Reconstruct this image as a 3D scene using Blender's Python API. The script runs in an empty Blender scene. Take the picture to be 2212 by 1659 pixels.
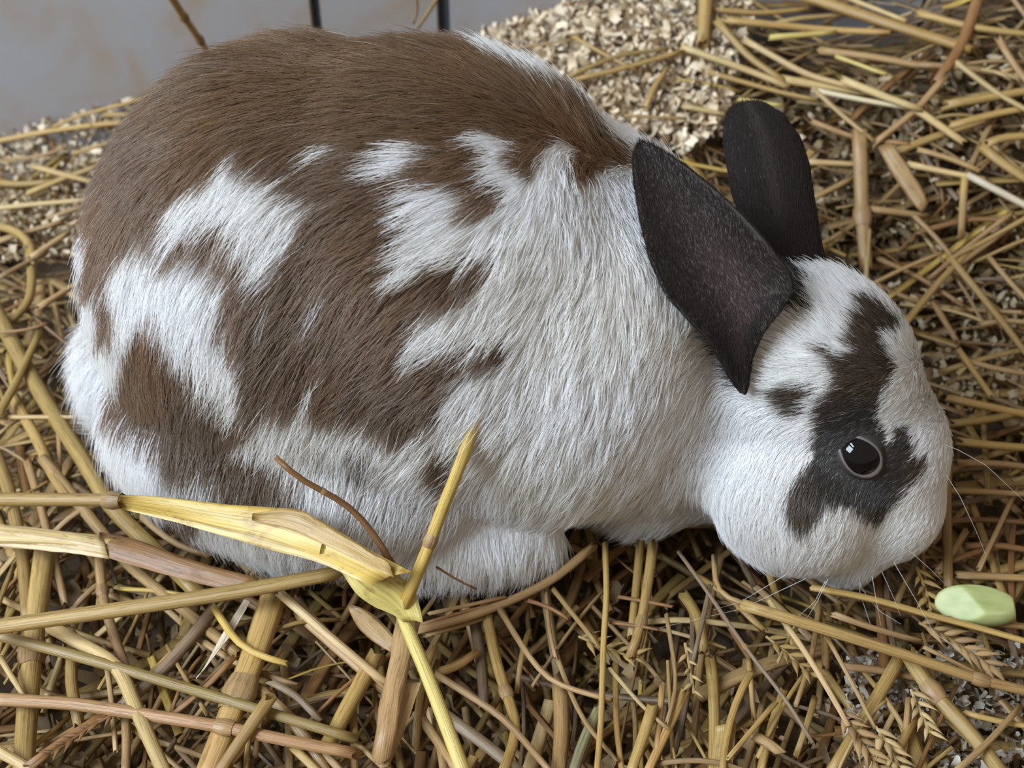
import bpy, bmesh, math, random
import numpy as np
from mathutils import Vector, Matrix, kdtree
rng = np.random.default_rng(11)
random.seed(5)
scene = bpy.context.scene
col = scene.collection

# ------------------------------------------------------------------ camera, light, exposure
PITCH = math.radians(40.0)
FOC = 2600.0                                    # focal length in pixels of a 2212 x 1659 frame
W, H = 2212.0, 1659.0
LOOK = np.array([0.0, math.cos(PITCH), -math.sin(PITCH)])
UPV = np.array([0.0, math.sin(PITCH), math.cos(PITCH)])
RGT = np.array([1.0, 0.0, 0.0])
EYE = np.array([0.0, 0.0, 0.09]) - 0.5 * LOOK   # photographer's viewpoint
cam = bpy.data.cameras.new('camera')
cam.sensor_width = 36.0
cam.lens = 36.0 * FOC / W
cam.clip_start = 0.01
cam.dof.use_dof = True
cam.dof.focus_distance = 0.47
cam.dof.aperture_fstop = 11.0
cam_o = bpy.data.objects.new('camera', cam)
cam_o.location = EYE
cam_o.rotation_euler = (math.pi / 2 - PITCH, 0, 0)
col.objects.link(cam_o)
scene.camera = cam_o

world = bpy.data.worlds.new('room_light')
world.use_nodes = True
world.node_tree.nodes['Background'].inputs[0].default_value = (1.0, 0.86, 0.69, 1)
world.node_tree.nodes['Background'].inputs[1].default_value = 0.36
scene.world = world

def area(name, loc, target, sx, sy, power, color):
    l = bpy.data.lights.new(name, 'AREA')
    l.shape = 'RECTANGLE'; l.size = sx; l.size_y = sy
    l.energy = power; l.color = color
    o = bpy.data.objects.new(name, l)
    o.location = loc
    d = Vector(target) - Vector(loc)
    o.rotation_euler = d.to_track_quat('-Z', 'Y').to_euler()
    col.objects.link(o)
    return o
# daylight through the room's window (its two panes mirror in the rabbit's eye)
area('window_left_offscreen', (-1.55, -0.80, 1.45), (0.0, 0.0, 0.05), 1.05, 0.93, 72.0, (0.72, 0.85, 1.0))
area('window_left_upper_offscreen', (-1.30, -0.40, 2.30), (0.0, 0.0, 0.05), 1.05, 0.30, 25.0, (0.72, 0.85, 1.0))
scene.view_settings.view_transform = 'Standard'
scene.view_settings.look = 'None'
scene.view_settings.gamma = 1.0
scene.view_settings.use_curve_mapping = False
scene.view_settings.exposure = 0.22
scene.cycles.max_bounces = 5
scene.cycles.diffuse_bounces = 4

# ------------------------------------------------------------------ helpers
def ray(px, py):
    return LOOK + RGT * ((px - W / 2) / FOC) + UPV * ((H / 2 - py) / FOC)
def on_z(px, py, z):
    r = ray(px, py); return EYE + r * ((z - EYE[2]) / r[2])
def on_y(px, py, y):
    r = ray(px, py); return EYE + r * ((y - EYE[1]) / r[1])
def flank_map(P):                               # pinhole chart of the near flank, used for the coat pattern
    d = P - EYE
    z = d @ LOOK
    return np.stack([W / 2 + FOC * (d @ RGT) / z, H / 2 - FOC * (d @ UPV) / z], -1)

def smooth(e0, e1, x):
    t = np.clip((np.asarray(x, float) - e0) / (e1 - e0), 0, 1)
    return t * t * (3 - 2 * t)
def terrain(x, y):                              # top of the bedding
    bank = 0.030 * smooth(0.10, 0.36, y) * smooth(-0.36, -0.2, x) + 0.080 * smooth(0.12, 0.40, y) * smooth(-0.20, 0.12, x)
    rise = 0.05 * smooth(0.02, 0.35, y) * smooth(0.18, 0.36, x)
    return bank + rise + 0.006 * np.sin(x * 31 + 1.3) * np.sin(y * 27 + 0.4)
def on_bed(px, py, dz=0.0):
    z = 0.0
    for _ in range(12):
        p = on_z(px, py, z)
        z = 0.5 * z + 0.5 * (float(terrain(p[0], p[1])) + dz)
    return on_z(px, py, z)

def tag(o, label=None, cat=None, group=None, kind=None):
    if label: o['label'] = label
    if cat: o['category'] = cat
    if group: o['group'] = group
    if kind: o['kind'] = kind
    return o
def link(name, data, mat=None, parent=None):
    o = bpy.data.objects.new(name, data)
    col.objects.link(o)
    if mat is not None: data.materials.append(mat)
    if parent is not None: o.parent = parent
    return o
def mesh(name, V, F, smooth_shade=True):
    m = bpy.data.meshes.new(name)
    m.from_pydata([tuple(v) for v in V], [], [tuple(f) for f in F])
    if smooth_shade: m.polygons.foreach_set('use_smooth', np.ones(len(m.polygons), bool))
    m.update()
    return m
def np_mesh(name, V, Q, color=None, uv=None):   # fast: V (n,3), Q (m,4) or (m,3)
    m = bpy.data.meshes.new(name)
    n, k = Q.shape
    m.vertices.add(len(V)); m.vertices.foreach_set('co', V.astype(np.float32).ravel())
    m.loops.add(n * k); m.loops.foreach_set('vertex_index', Q.astype(np.int32).ravel())
    m.polygons.add(n)
    m.polygons.foreach_set('loop_start', (np.arange(n) * k).astype(np.int32))
    m.polygons.foreach_set('use_smooth', np.ones(n, bool))
    if color is not None:
        a = m.color_attributes.new('tint', 'FLOAT_COLOR', 'POINT')
        a.data.foreach_set('color', np.c_[color, np.ones(len(color))].astype(np.float32).ravel())
    if uv is not None:
        a = m.attributes.new('grain', 'FLOAT_VECTOR', 'POINT')
        a.data.foreach_set('vector', uv.astype(np.float32).ravel())
    m.update(); m.validate()
    return m
def lin(c):                                     # sRGB 0-255 -> linear
    c = np.asarray(c, float) / 255.0
    return np.where(c <= 0.04045, c / 12.92, ((c + 0.055) / 1.055) ** 2.4)

class NT:
    def __init__(self, name):
        self.m = bpy.data.materials.new(name); self.m.use_nodes = True
        self.t = self.m.node_tree; self.t.nodes.clear()
        self.out = self.t.nodes.new('ShaderNodeOutputMaterial')
    def n(self, typ, **kw):
        x = self.t.nodes.new('ShaderNode' + typ)
        for k, v in kw.items():
            if k in x.inputs: x.inputs[k].default_value = v
            else: setattr(x, k, v)
        return x
    def l(self, a, b): self.t.links.new(a, b)
    def surf(self, s): self.l(s, self.out.inputs['Surface']); return self.m
def ramp(nt, fac, stops):
    r = nt.n('ValToRGB')
    e = r.color_ramp.elements
    while len(e) < len(stops): e.new(0.5)
    for i, (p, c) in enumerate(stops):
        e[i].position = p; e[i].color = (*c, 1)
    nt.l(fac, r.inputs[0])
    return r.outputs[0]

# ------------------------------------------------------------------ the room: floor, tiled wall
def box(name, x0, x1, y0, y1, z0, z1, mat, parent=None, bev=0.0):
    bm = bmesh.new()
    bmesh.ops.create_cube(bm, size=1.0, matrix=Matrix.Translation(((x0 + x1) / 2, (y0 + y1) / 2, (z0 + z1) / 2)) @ Matrix.Diagonal((x1 - x0, y1 - y0, z1 - z0, 1)))
    if bev: bmesh.ops.bevel(bm, geom=bm.edges[:], offset=bev, segments=2, affect='EDGES')
    m = bpy.data.meshes.new(name); bm.to_mesh(m); bm.free()
    return link(name, m, mat, parent)
def tile_material():
    nt = NT('glazed_tile')
    tc = nt.n('TexCoord')
    n1 = nt.n('TexNoise', Scale=13.0, Detail=4.0, Roughness=0.55, Distortion=0.6)
    nt.l(tc.outputs['Object'], n1.inputs['Vector'])
    c = ramp(nt, n1.outputs[0], [(0.40, (0.275, 0.265, 0.268)), (0.52, (0.275, 0.248, 0.232)), (0.62, (0.270, 0.215, 0.170))])
    n2 = nt.n('TexNoise', Scale=160.0, Detail=2.0)
    nt.l(tc.outputs['Object'], n2.inputs['Vector'])
    bmp = nt.n('Bump', Strength=0.05, Distance=0.002); nt.l(n2.outputs[0], bmp.inputs['Height'])
    b = nt.n('BsdfPrincipled', Roughness=0.42)
    nt.l(c, b.inputs['Base Color']); nt.l(bmp.outputs[0], b.inputs['Normal'])
    return nt.surf(b.outputs[0])
def grout_material():
    nt = NT('dark_grout')
    n1 = nt.n('TexNoise', Scale=300.0, Detail=3.0)
    c = ramp(nt, n1.outputs[0], [(0.3, (0.035, 0.040, 0.047)), (0.7, (0.06, 0.066, 0.075))])
    b = nt.n('BsdfPrincipled', Roughness=0.9); nt.l(c, b.inputs['Base Color'])
    return nt.surf(b.outputs[0])
def soil_material():
    nt = NT('packed_bedding')
    n1 = nt.n('TexNoise', Scale=90.0, Detail=5.0)
    c = ramp(nt, n1.outputs[0], [(0.3, (0.09, 0.060, 0.034)), (0.6, (0.16, 0.110, 0.062)), (0.8, (0.25, 0.18, 0.11))])
    b = nt.n('BsdfPrincipled', Roughness=0.95); nt.l(c, b.inputs['Base Color'])
    return nt.surf(b.outputs[0])
YW = 0.385
fl = box('floor', -1.3, 1.3, -1.2, YW + 0.02, -0.11, -0.075, soil_material()); tag(fl, 'brown littered floor under the bedding', kind='structure')
wall = box('wall_back', -1.3, 1.3, YW + 0.003, YW + 0.06, -0.11, 0.9, grout_material()); tag(wall, 'pale tiled wall with dark grout joints', kind='structure')
tm = tile_material()
for x0, x1 in ((-0.82, -0.449), (-0.444, -0.1325), (-0.1265, -0.0488), (-0.0412, 0.27), (0.275, 0.60), (0.605, 0.93), (0.935, 1.29), (-1.29, -0.825)):
    for z0, z1 in ((-0.10, 0.30), (0.305, 0.61)):
        box('tile', x0, x1, YW - 0.002, YW + 0.010, z0, z1, tm, wall, 0.0008)

# the packed bed under the loose straw
def bed_mesh():
    nx, ny = 110, 80
    xs, ys = np.linspace(-1.28, 1.28, nx), np.linspace(-0.9, YW + 0.0015, ny)
    Xg, Yg = np.meshgrid(xs, ys)
    Z = terrain(Xg, Yg) - 0.056 + rng.normal(size=Xg.shape) * 0.0025
    V = np.stack([Xg, Yg, Z], -1).reshape(-1, 3)
    i, j = np.meshgrid(np.arange(ny - 1), np.arange(nx - 1), indexing='ij')
    a = (i * nx + j).ravel()
    return np_mesh('bedding_base', V, np.stack([a, a + 1, a + nx + 1, a + nx], 1))
bb = link('bedding_base', bed_mesh(), soil_material())
tag(bb, 'brown packed bedding seen in the gaps under the loose straw', 'bedding', kind='stuff')

# ------------------------------------------------------------------ the rabbit: body shape
def frame(fwd, up):
    f = np.array(fwd, float); f /= np.linalg.norm(f)
    u = np.array(up, float); u -= f * (u @ f); u /= np.linalg.norm(u)
    return f, u, np.cross(u, f)                 # forward, up, left
BODY_F = (1.0, -0.18, 0.0)
HEAD_F = np.array((0.074, -0.030, -0.082))
# centre, (semi axes along forward, up, left), forward, up
BLOBS = [
    ((-0.083, 0.056, 0.104), (0.098, 0.103, 0.091), BODY_F, (0, 0, 1)),        # rump
    ((-0.038, 0.048, 0.106), (0.104, 0.103, 0.089), BODY_F, (0, 0, 1)),        # loin
    ((0.010, 0.042, 0.090), (0.090, 0.089, 0.082), BODY_F, (0.1, 0, 1)),       # ribs
    ((0.052, 0.050, 0.068), (0.078, 0.078, 0.072), (1, -0.2, -0.35), (0, 0, 1)),   # shoulders
    ((0.090, 0.043, 0.047), (0.054, 0.060, 0.055), (1, -0.3, -0.3), (0, 0, 1)),    # neck
    ((-0.084, 0.002, 0.058), (0.084, 0.056, 0.042), (1, -0.1, -0.1), (0, 0.3, 1)),  # near thigh
    ((-0.085, 0.105, 0.060), (0.080, 0.062, 0.045), (1, -0.1, -0.1), (0, -0.3, 1)),  # far thigh
    ((-0.020, -0.021, 0.016), (0.046, 0.015, 0.018), (1, 0.08, 0), (0, 0, 1)),   # near hind foot
    ((0.010, 0.095, 0.010), (0.050, 0.016, 0.018), (1, -0.25, 0), (0, 0, 1)),   # far hind foot
    ((0.058, 0.012, 0.024), (0.032, 0.030, 0.022), (1, -0.1, -0.2), (0, 0, 1)),   # near fore leg
    ((0.080, 0.060, 0.020), (0.026, 0.030, 0.020), (1, -0.1, -0.2), (0, 0, 1)),   # far fore leg
    ((-0.174, 0.062, 0.052), (0.024, 0.032, 0.026), (-1, 0.1, 0.4), (0, 0, 1)),    # tail
    ((-0.130, 0.026, 0.052), (0.048, 0.048, 0.045), BODY_F, (0, 0, 1)),          # hip, low
    # head
    ((0.124, 0.006, 0.088), (0.049, 0.045, 0.040), HEAD_F, (1, 0, 1)),          # skull
    ((0.144, -0.005, 0.061), (0.044, 0.040, 0.035), HEAD_F, (1, 0, 1)),         # face
    ((0.158, -0.015, 0.039), (0.030, 0.028, 0.027), HEAD_F, (1, 0, 1)),         # muzzle
    ((0.119, -0.019, 0.050), (0.041, 0.034, 0.036), HEAD_F, (1, 0, 1)),         # cheeks
    ((0.140, -0.021, 0.026), (0.030, 0.020, 0.022), HEAD_F, (1, 0, 1)),         # chin
]
def ellipsoid(bm, c, r, fwd, up, seg=28, rings=18):
    f, u, l = frame(fwd, up)
    M = Matrix(((*(f * r[0]),), (*(l * r[2]),), (*(u * r[1]),))).transposed().to_4x4()
    M.translation = Vector(c)
    bmesh.ops.create_uvsphere(bm, u_segments=seg, v_segments=rings, radius=1.0, matrix=M)
def build_body():
    bm = bmesh.new()
    for c, r, f, u in BLOBS: ellipsoid(bm, c, r, f, u)
    me = bpy.data.meshes.new('body_src'); bm.to_mesh(me); bm.free()
    o = bpy.data.objects.new('body_src', me); col.objects.link(o)
    rm = o.modifiers.new('r', 'REMESH'); rm.mode = 'VOXEL'; rm.voxel_size = 0.004
    sm = o.modifiers.new('s', 'SMOOTH'); sm.factor = 0.5; sm.iterations = 20
    bpy.context.view_layer.update()
    dg = bpy.context.evaluated_depsgraph_get()
    out = bpy.data.meshes.new_from_object(o.evaluated_get(dg))
    bpy.data.objects.remove(o); bpy.data.meshes.remove(me)
    out.name = 'body'
    out.polygons.foreach_set('use_smooth', np.ones(len(out.polygons), bool))
    return out

# ------------------------------------------------------------------ the rabbit: coat pattern (fur colours by place on the flank chart)
BROWN_PATCHES = [
    # saddle over back, rump and flank
    [(120,590),(140,480),(170,390),(250,230),(400,110),(600,30),(850,10),(960,30),(1010,81),(1044,108),(1111,135),(1162,162),(1226,182),
     (1277,219),(1314,280),(1371,321),(1365,371),(1321,358),(1300,376),(1283,400),(1250,408),(1240,386),(1240,343),(1229,310),(1194,300),
     (1172,327),(1153,354),(1158,386),(1131,408),(1115,384),(1085,357),(1074,327),(1104,310),(1052,286),(1012,281),(982,302),(1025,327),
     (1020,348),(1025,392),(1060,419),(1074,451),(1039,479),(1012,495),(982,473),(971,430),(960,403),(900,413),(895,392),(868,392),
     (846,430),(846,465),(863,506),(838,552),(836,640),(852,614),(900,611),(917,590),(922,557),(944,571),(998,592),(1025,571),(1050,563),
     (1047,600),(1025,630),(1006,658),(965,680),(911,685),(884,699),(884,726),(873,764),(895,796),(922,796),(944,758),(971,769),(993,786),
     (1020,764),(1063,758),(1096,739),(1101,772),(1079,802),(1020,805),(987,813),(965,851),(938,910),(925,970),(911,930),(884,954),
     (841,970),(792,940),(748,921),(710,927),(669,908),(677,818),(655,867),(628,908),(574,910),(520,894),(514,840),(512,783),
     (476,758),(460,721),(474,677),(484,628),(452,593),(419,571),(384,560),(371,582),(346,584),(327,557),(300,541),(270,555),(230,584),
     (227,614),(248,683),(240,720),(248,745),(200,740),(208,704),(216,674),(205,633),(170,640)],
    # low on the rump
    [(259,764),(281,720),(314,702),(335,726),(357,764),(379,791),(411,813),(427,851),(460,880),(482,921),(520,900),(560,915),(533,943),(493,970),(487,992),
     (541,1000),(574,1030),(606,1057),(642,1079),(650,1110),(493,1105),(438,1061),(370,1057),(346,1024),(335,986),(276,959),(221,921),(216,867),(254,813)],
    [(922,986),(965,992),(971,1051),(955,1073),(919,1040)],
    [(330,1110),(420,1100),(430,1150),(360,1150)],
]
WHITE_PATCHES = [
    [(484,335),(506,376),(547,386),(585,397),(615,435),(650,462),(644,495),(628,533),(601,571),(579,614),(552,641),(533,601),(525,565),
     (493,536),(460,506),(427,525),(411,500),(392,511),(376,546),(352,552),(335,500),(346,457),(384,430),(438,414),(465,381),(471,354)],
    [(790,343),(817,313),(863,302),(890,316),(874,354),(852,392),(827,386),(808,400),(776,370)],
    [(648,350),(668,318),(692,318),(696,340),(670,358)],
    [(555,690),(566,670),(580,674),(574,702)],
    [(653,690),(665,658),(693,662),(690,690),(668,704)],
    [(110,600),(120,500),(178,500),(186,560),(160,640)],
]
GREY_PATCHES = [[(721,997),(792,981),(808,1008),(803,1057),(770,1051),(743,1024)]]
FACE_PATCHES = [
    [(1833,672),(1850,660),(1843,628),(1892,640),(1945,690),(1935,716),(1896,716),(1906,745),(1921,770),(1933,789),(1921,819),(1906,848),(1901,877),(1892,902),
     (1902,918),(1926,957),(1933,922),(1960,927),(1973,957),(1975,976),(1960,991),(2007,991),(1990,1030),(1960,1054),(1948,1079),(1921,1101),
     (1907,1128),(1890,1140),(1853,1118),(1829,1101),(1785,1101),(1770,1120),(1750,1147),(1731,1162),(1706,1135),(1692,1103),(1704,1064),
     (1726,1030),(1753,1003),(1750,966),(1758,918),(1755,888),(1775,859),(1794,853),(1796,804),(1784,785),(1769,763),(1735,738),(1784,746),
     (1796,768),(1816,772),(1843,753),(1811,736),(1833,711)],
    [(1647,853),(1691,831),(1750,838),(1755,846),(1726,872),(1726,902),(1686,902),(1667,872)],
]
EARBASE_PATCHES = [
    [(1655,540),(1690,550),(1735,585),(1740,645),(1720,672),(1696,668),(1667,645)],
    [(1500,660),(1560,690),(1596,767),(1600,816),(1589,846),(1570,830),(1535,770)],
    [(1640,470),(1780,480),(1785,540),(1660,560)],
]
def inside(P, poly):
    x, y = P[:, 0], P[:, 1]
    q = np.array(poly, float)
    r = np.zeros(len(P), bool)
    j = len(q) - 1
    for i in range(len(q)):
        (xi, yi), (xj, yj) = q[i], q[j]
        c = ((yi > y) != (yj > y))
        if yj != yi: r ^= c & (x < (xj - xi) * (y - yi) / (yj - yi) + xi)
        j = i
    return r
def any_of(P, polys):
    r = np.zeros(len(P), bool)
    for q in polys: r |= inside(P, q)
    return r
WHITE = np.array([0.92, 0.91, 0.905])
BROWN = np.array([0.250, 0.155, 0.086])
FACEB = np.array([0.110, 0.078, 0.055])
DARK = np.array([0.045, 0.035, 0.030])
def lowfreq(P, s, seed):
    r = np.random.default_rng(seed)
    v = np.zeros(len(P))
    for _ in range(5):
        k = r.normal(size=3); k *= s / np.linalg.norm(k)
        v += np.sin(P @ k + r.uniform(0, 6.28))
    return v / 5
def coat(P, jitter=6.0):
    uv = flank_map(P)
    uv = uv + rng.normal(size=uv.shape) * jitter
    n = len(P)
    C = np.tile(WHITE, (n, 1))
    cream = np.clip(0.5 + 0.9 * lowfreq(P, 90.0, 3), 0, 1)[:, None]
    C = C * (1 - 0.045 * cream * np.array([0.3, 0.6, 1.4]))
    br = any_of(uv, BROWN_PATCHES) & ~any_of(uv, WHITE_PATCHES)
    shade = (1 + 0.22 * lowfreq(P, 120.0, 8))[:, None]
    grey = np.clip(smooth(620, 980, uv[:, 1]) * 0.55 + 0.35 * lowfreq(P, 70.0, 5), 0, 1)[:, None]
    bc = BROWN * (1 - grey) + np.array([0.205, 0.160, 0.126]) * grey
    C = np.where(br[:, None], bc * shade, C)
    g = any_of(uv, GREY_PATCHES) & (rng.random(n) < 0.55)
    C = np.where(g[:, None], np.array([0.20, 0.16, 0.14]), C)
    fb = any_of(uv, FACE_PATCHES)
    d = np.hypot((uv[:, 0] - 1850) / 90, (uv[:, 1] - 985) / 100)
    k = smooth(1.7, 0.8, d)[:, None]
    C = np.where(fb[:, None], (FACEB * (1 - k) + np.array([0.046, 0.041, 0.040]) * k) * shade, C)
    eb = any_of(uv, EARBASE_PATCHES)
    C = np.where(eb[:, None], DARK, C)
    return C

def hair_material(name, attr='coat', gloss=0.06):
    nt = NT(name)
    at = nt.n('Attribute', attribute_name=attr)
    d0 = nt.n('BsdfDiffuse'); nt.l(at.outputs['Color'], d0.inputs['Color'])
    tr = nt.n('BsdfTranslucent'); nt.l(at.outputs['Color'], tr.inputs['Color'])
    d = nt.n('MixShader'); d.inputs[0].default_value = 0.42
    nt.l(d0.outputs[0], d.inputs[1]); nt.l(tr.outputs[0], d.inputs[2])
    h = nt.n('BsdfGlossy', Roughness=0.38)
    mx = nt.n('MixShader'); mx.inputs[0].default_value = gloss
    nt.l(d.outputs[0], mx.inputs[1]); nt.l(h.outputs[0], mx.inputs[2])
    return nt.surf(mx.outputs[0])
def skin_material(name, attr='coat', rough=0.8):
    nt = NT(name)
    at = nt.n('Attribute', attribute_name=attr)
    b = nt.n('BsdfPrincipled', Roughness=rough)
    nt.l(at.outputs['Color'], b.inputs['Base Color'])
    return nt.surf(b.outputs[0])
def flat_material(name, rgb, rough=0.5, **kw):
    nt = NT(name)
    b = nt.n('BsdfPrincipled', Roughness=rough)
    ns = nt.n('TexNoise', Scale=240.0); 
    mix = nt.n('MixRGB', blend_type='MULTIPLY'); mix.inputs[0].default_value = 0.25
    mix.inputs[1].default_value = (*rgb, 1); nt.l(ns.outputs[1], mix.inputs[2])
    nt.l(mix.outputs[0], b.inputs['Base Color'])
    for k, v in kw.items(): b.inputs[k].default_value = v
    return nt.surf(b.outputs[0])

def surface_samples(me, n, weight=None):
    me.calc_loop_triangles()
    nv = len(me.vertices); nt_ = len(me.loop_triangles)
    V = np.empty(nv * 3, np.float32); me.vertices.foreach_get('co', V); V = V.reshape(-1, 3).astype(float)
    N = np.empty(nv * 3, np.float32); me.vertices.foreach_get('normal', N); N = N.reshape(-1, 3).astype(float)
    T = np.empty(nt_ * 3, np.int32); me.loop_triangles.foreach_get('vertices', T); T = T.reshape(-1, 3)
    A = np.linalg.norm(np.cross(V[T[:, 1]] - V[T[:, 0]], V[T[:, 2]] - V[T[:, 0]]), axis=1)
    if weight is not None: A = A * weight(V[T].mean(1))
    idx = np.searchsorted(np.cumsum(A) / A.sum(), rng.random(n)).clip(0, nt_ - 1)
    u, v = rng.random(n), rng.random(n)
    f = u + v > 1; u[f], v[f] = 1 - u[f], 1 - v[f]
    w = np.stack([1 - u - v, u, v], 1)[:, :, None]
    P = (V[T[idx]] * w).sum(1)
    Nn = (N[T[idx]] * w).sum(1); Nn /= np.linalg.norm(Nn, axis=1)[:, None]
    return P, Nn
def hair_object(name, P, rad, C, mat, parent, k):
    """P (n,k,3) strand points, rad (n,k) radii, C (n,k,3) colours"""
    n = len(P)
    hc = bpy.data.hair_curves.new(name)
    hc.add_curves([k] * n)
    hc.position_data.foreach_set('vector', P.reshape(-1).astype(np.float32))
    a = hc.attributes.get('radius') or hc.attributes.new('radius', 'FLOAT', 'POINT')
    a.data.foreach_set('value', rad.reshape(-1).astype(np.float32))
    a = hc.attributes.new('coat', 'FLOAT_COLOR', 'POINT')
    a.data.foreach_set('color', np.concatenate([C, np.ones((n, k, 1))], 2).reshape(-1).astype(np.float32))
    o = link(name, hc, mat, parent)
    o['kind'] = 'stuff'
    return o

# ---- grooming: image-free 3-D direction field from control points set on the near flank
GROOM = [  # chart point, hair direction there (right, down), lift, length in mm
    (700,110,-1,.15,.25,16),(1000,110,-.9,-.35,.25,16),(1250,260,-.7,-.6,.35,15),(900,300,-1,.2,.25,17),(450,190,-1,.5,.25,17),(250,350,-.75,.75,.3,18),
    (500,450,-.45,.9,.3,19),(350,650,-.3,.95,.3,20),(700,600,-.6,.8,.3,18),(950,450,-.85,.5,.3,18),(950,750,-.75,.65,.3,18),(1000,900,-.4,.9,.3,18),
    (1200,600,-.5,.85,.3,16),(1300,800,-.2,1,.3,16),(1380,480,.05,1,.4,13),(1450,1000,-.05,1,.3,15),(1200,1050,-.2,1,.3,17),(700,1000,-.25,.97,.3,20),
    (400,950,-.3,.95,.3,20),(220,850,-.6,.8,.4,20),(180,650,-.6,.8,.4,18),(600,800,-.4,.9,.3,20),(1200,400,-.3,.8,.5,12),(1100,320,-.9,.25,.35,14),
    (500,1150,-.1,1,.3,18),(1050,1230,-.1,1,.25,13),(1180,1220,.1,1,.25,10),(1350,1150,.0,1,.3,12),
    (1700,1120,-.12,1,.16,9),(1620,960,-.35,.9,.2,9),(1850,1190,-.05,1,.14,7),(1980,1100,-.45,.85,.14,5),(1980,870,-.9,.3,.2,6),(1900,720,-.8,-.2,.25,7),
    (1960,1000,-.8,.5,.14,5),(1650,770,-.5,-.2,.4,10),(1780,690,-.5,-.6,.4,10),(1740,590,-.3,-.9,.4,10),(1790,800,-.85,.15,.3,8),(1860,900,-.7,.2,.15,5),
    (1780,1000,-.6,.7,.15,6),(1570,1080,-.15,1,.25,11),(1560,900,-.4,.8,.3,11),(1850,1090,-.3,.95,.14,6),
]
def groom_field(P, bvh):
    pts, vec, par = [], [], []
    for x, y, dx, dy, lift, L in GROOM:
        r = ray(x, y); r = r / np.linalg.norm(r)
        h = bvh.ray_cast(Vector(EYE), Vector(r))
        if h[0] is None: continue
        v = RGT * dx - UPV * dy
        pts.append(np.array(h[0])); vec.append(v / np.linalg.norm(v)); par.append((lift, L))
    for p in [(-.08,.15,.12),(-.15,.12,.06),(0,.14,.1),(.06,.1,.08),(-.08,.14,.04),(0,.12,.03),(0,.05,0),(-.1,.05,0)]:
        v = np.array([-.75, .1, -.6]); pts.append(np.array(p)); vec.append(v / np.linalg.norm(v)); par.append((.3, 17))
    for p in [(.14,.05,.07),(.16,.03,.05),(.12,.05,.05)]:
        v = np.array([-.6, .1, -.7]); pts.append(np.array(p)); vec.append(v / np.linalg.norm(v)); par.append((.2, 8))
    pts, vec, par = np.array(pts), np.array(vec), np.array(par)
    D = np.zeros((len(P), 3)); Q = np.zeros((len(P), 2)); S = np.zeros(len(P))
    for p, v, q in zip(pts, vec, par):
        w = 1 / (((P - p) ** 2).sum(1) + 1e-4) ** 2
        D += w[:, None] * v; Q += w[:, None] * q; S += w
    return D / S[:, None], Q[:, 0] / S, Q[:, 1] / S * 1e-3

def grow(P, N, D, lift, L, k, wave=0.07, clump=0.45, clump_n=15000, curl=0.0):
    n = len(P)
    T = D - N * (D * N).sum(1)[:, None]
    T /= np.maximum(np.linalg.norm(T, axis=1), 1e-6)[:, None]
    B = np.cross(N, T)
    ang = rng.normal(size=n) * 0.10 + 0.24 * lowfreq(P, 260.0, 21)
    T = T * np.cos(ang)[:, None] + B * np.sin(ang)[:, None]
    B = np.cross(N, T)
    L = L * np.clip(1 + rng.normal(size=n) * 0.2, 0.4, 1.7)
    lift = lift * np.clip(1 + rng.normal(size=n) * 0.25, 0.2, 2.0)
    s = np.linspace(0, 1, k)[None, :, None]
    X = P[:, None] + L[:, None, None] * (T[:, None] * s + N[:, None] * (lift[:, None, None] * 1.7 * s * (1 - 0.45 * s)))
    ph = rng.uniform(0, 6.28, n)[:, None, None]
    X = X + B[:, None] * (L[:, None, None] * wave * (np.sin(ph + 3.0 * s) - np.sin(ph)) * s)
    X = X + N[:, None] * (L[:, None, None] * wave * 0.5 * np.sin(ph * 1.7 + 2.0 * s) * s)
    if clump > 0:
        g = rng.choice(n, min(clump_n, n), replace=False)
        kd = kdtree.KDTree(len(g))
        for i, gi in enumerate(g): kd.insert(P[gi], i)
        kd.balance()
        near = np.fromiter((g[kd.find(p)[1]] for p in P), int, n)
        w = clump * (np.linspace(0, 1, k)[None, :, None] ** 1.4) * rng.uniform(0.3, 1.2, n)[:, None, None].clip(0, 1)
        tgt = X[near]
        X = X * (1 - w) + tgt * w
    return X

EYE_PX = [(1822,944),(1840,944),(1860,949),(1877,957),(1890,967),(1899,979),(1902,992),(1899,1006),(1890,1017),(1877,1025),(1862,1027),(1847,1022),(1834,1010),(1824,994),(1817,974),(1817,956)]
NEAR_EAR_L = [(1600,850),(1572,800),(1535,738),(1488,690),(1440,638),(1405,560),(1385,480),(1372,400),(1368,345),(1379,312)]
NEAR_EAR_R = [(1612,852),(1620,785),(1645,722),(1690,668),(1716,625),(1700,580),(1655,523),(1610,472),(1550,415),(1490,366),(1440,332),(1408,314),(1388,308)]
FAR_EAR_L = [(1640,560),(1618,505),(1598,465),(1583,420),(1573,365),(1565,310),(1566,268),(1580,240)]
FAR_EAR_R = [(1785,590),(1772,535),(1764,480),(1756,425),(1747,362),(1730,305),(1695,254),(1655,228)]
def resample(poly, n):
    p = np.array(poly, float)
    d = np.r_[0, np.cumsum(np.linalg.norm(np.diff(p, axis=0), axis=1))]
    t = np.linspace(0, d[-1], n)
    return np.stack([np.interp(t, d, p[:, i]) for i in range(p.shape[1])], 1)
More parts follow.
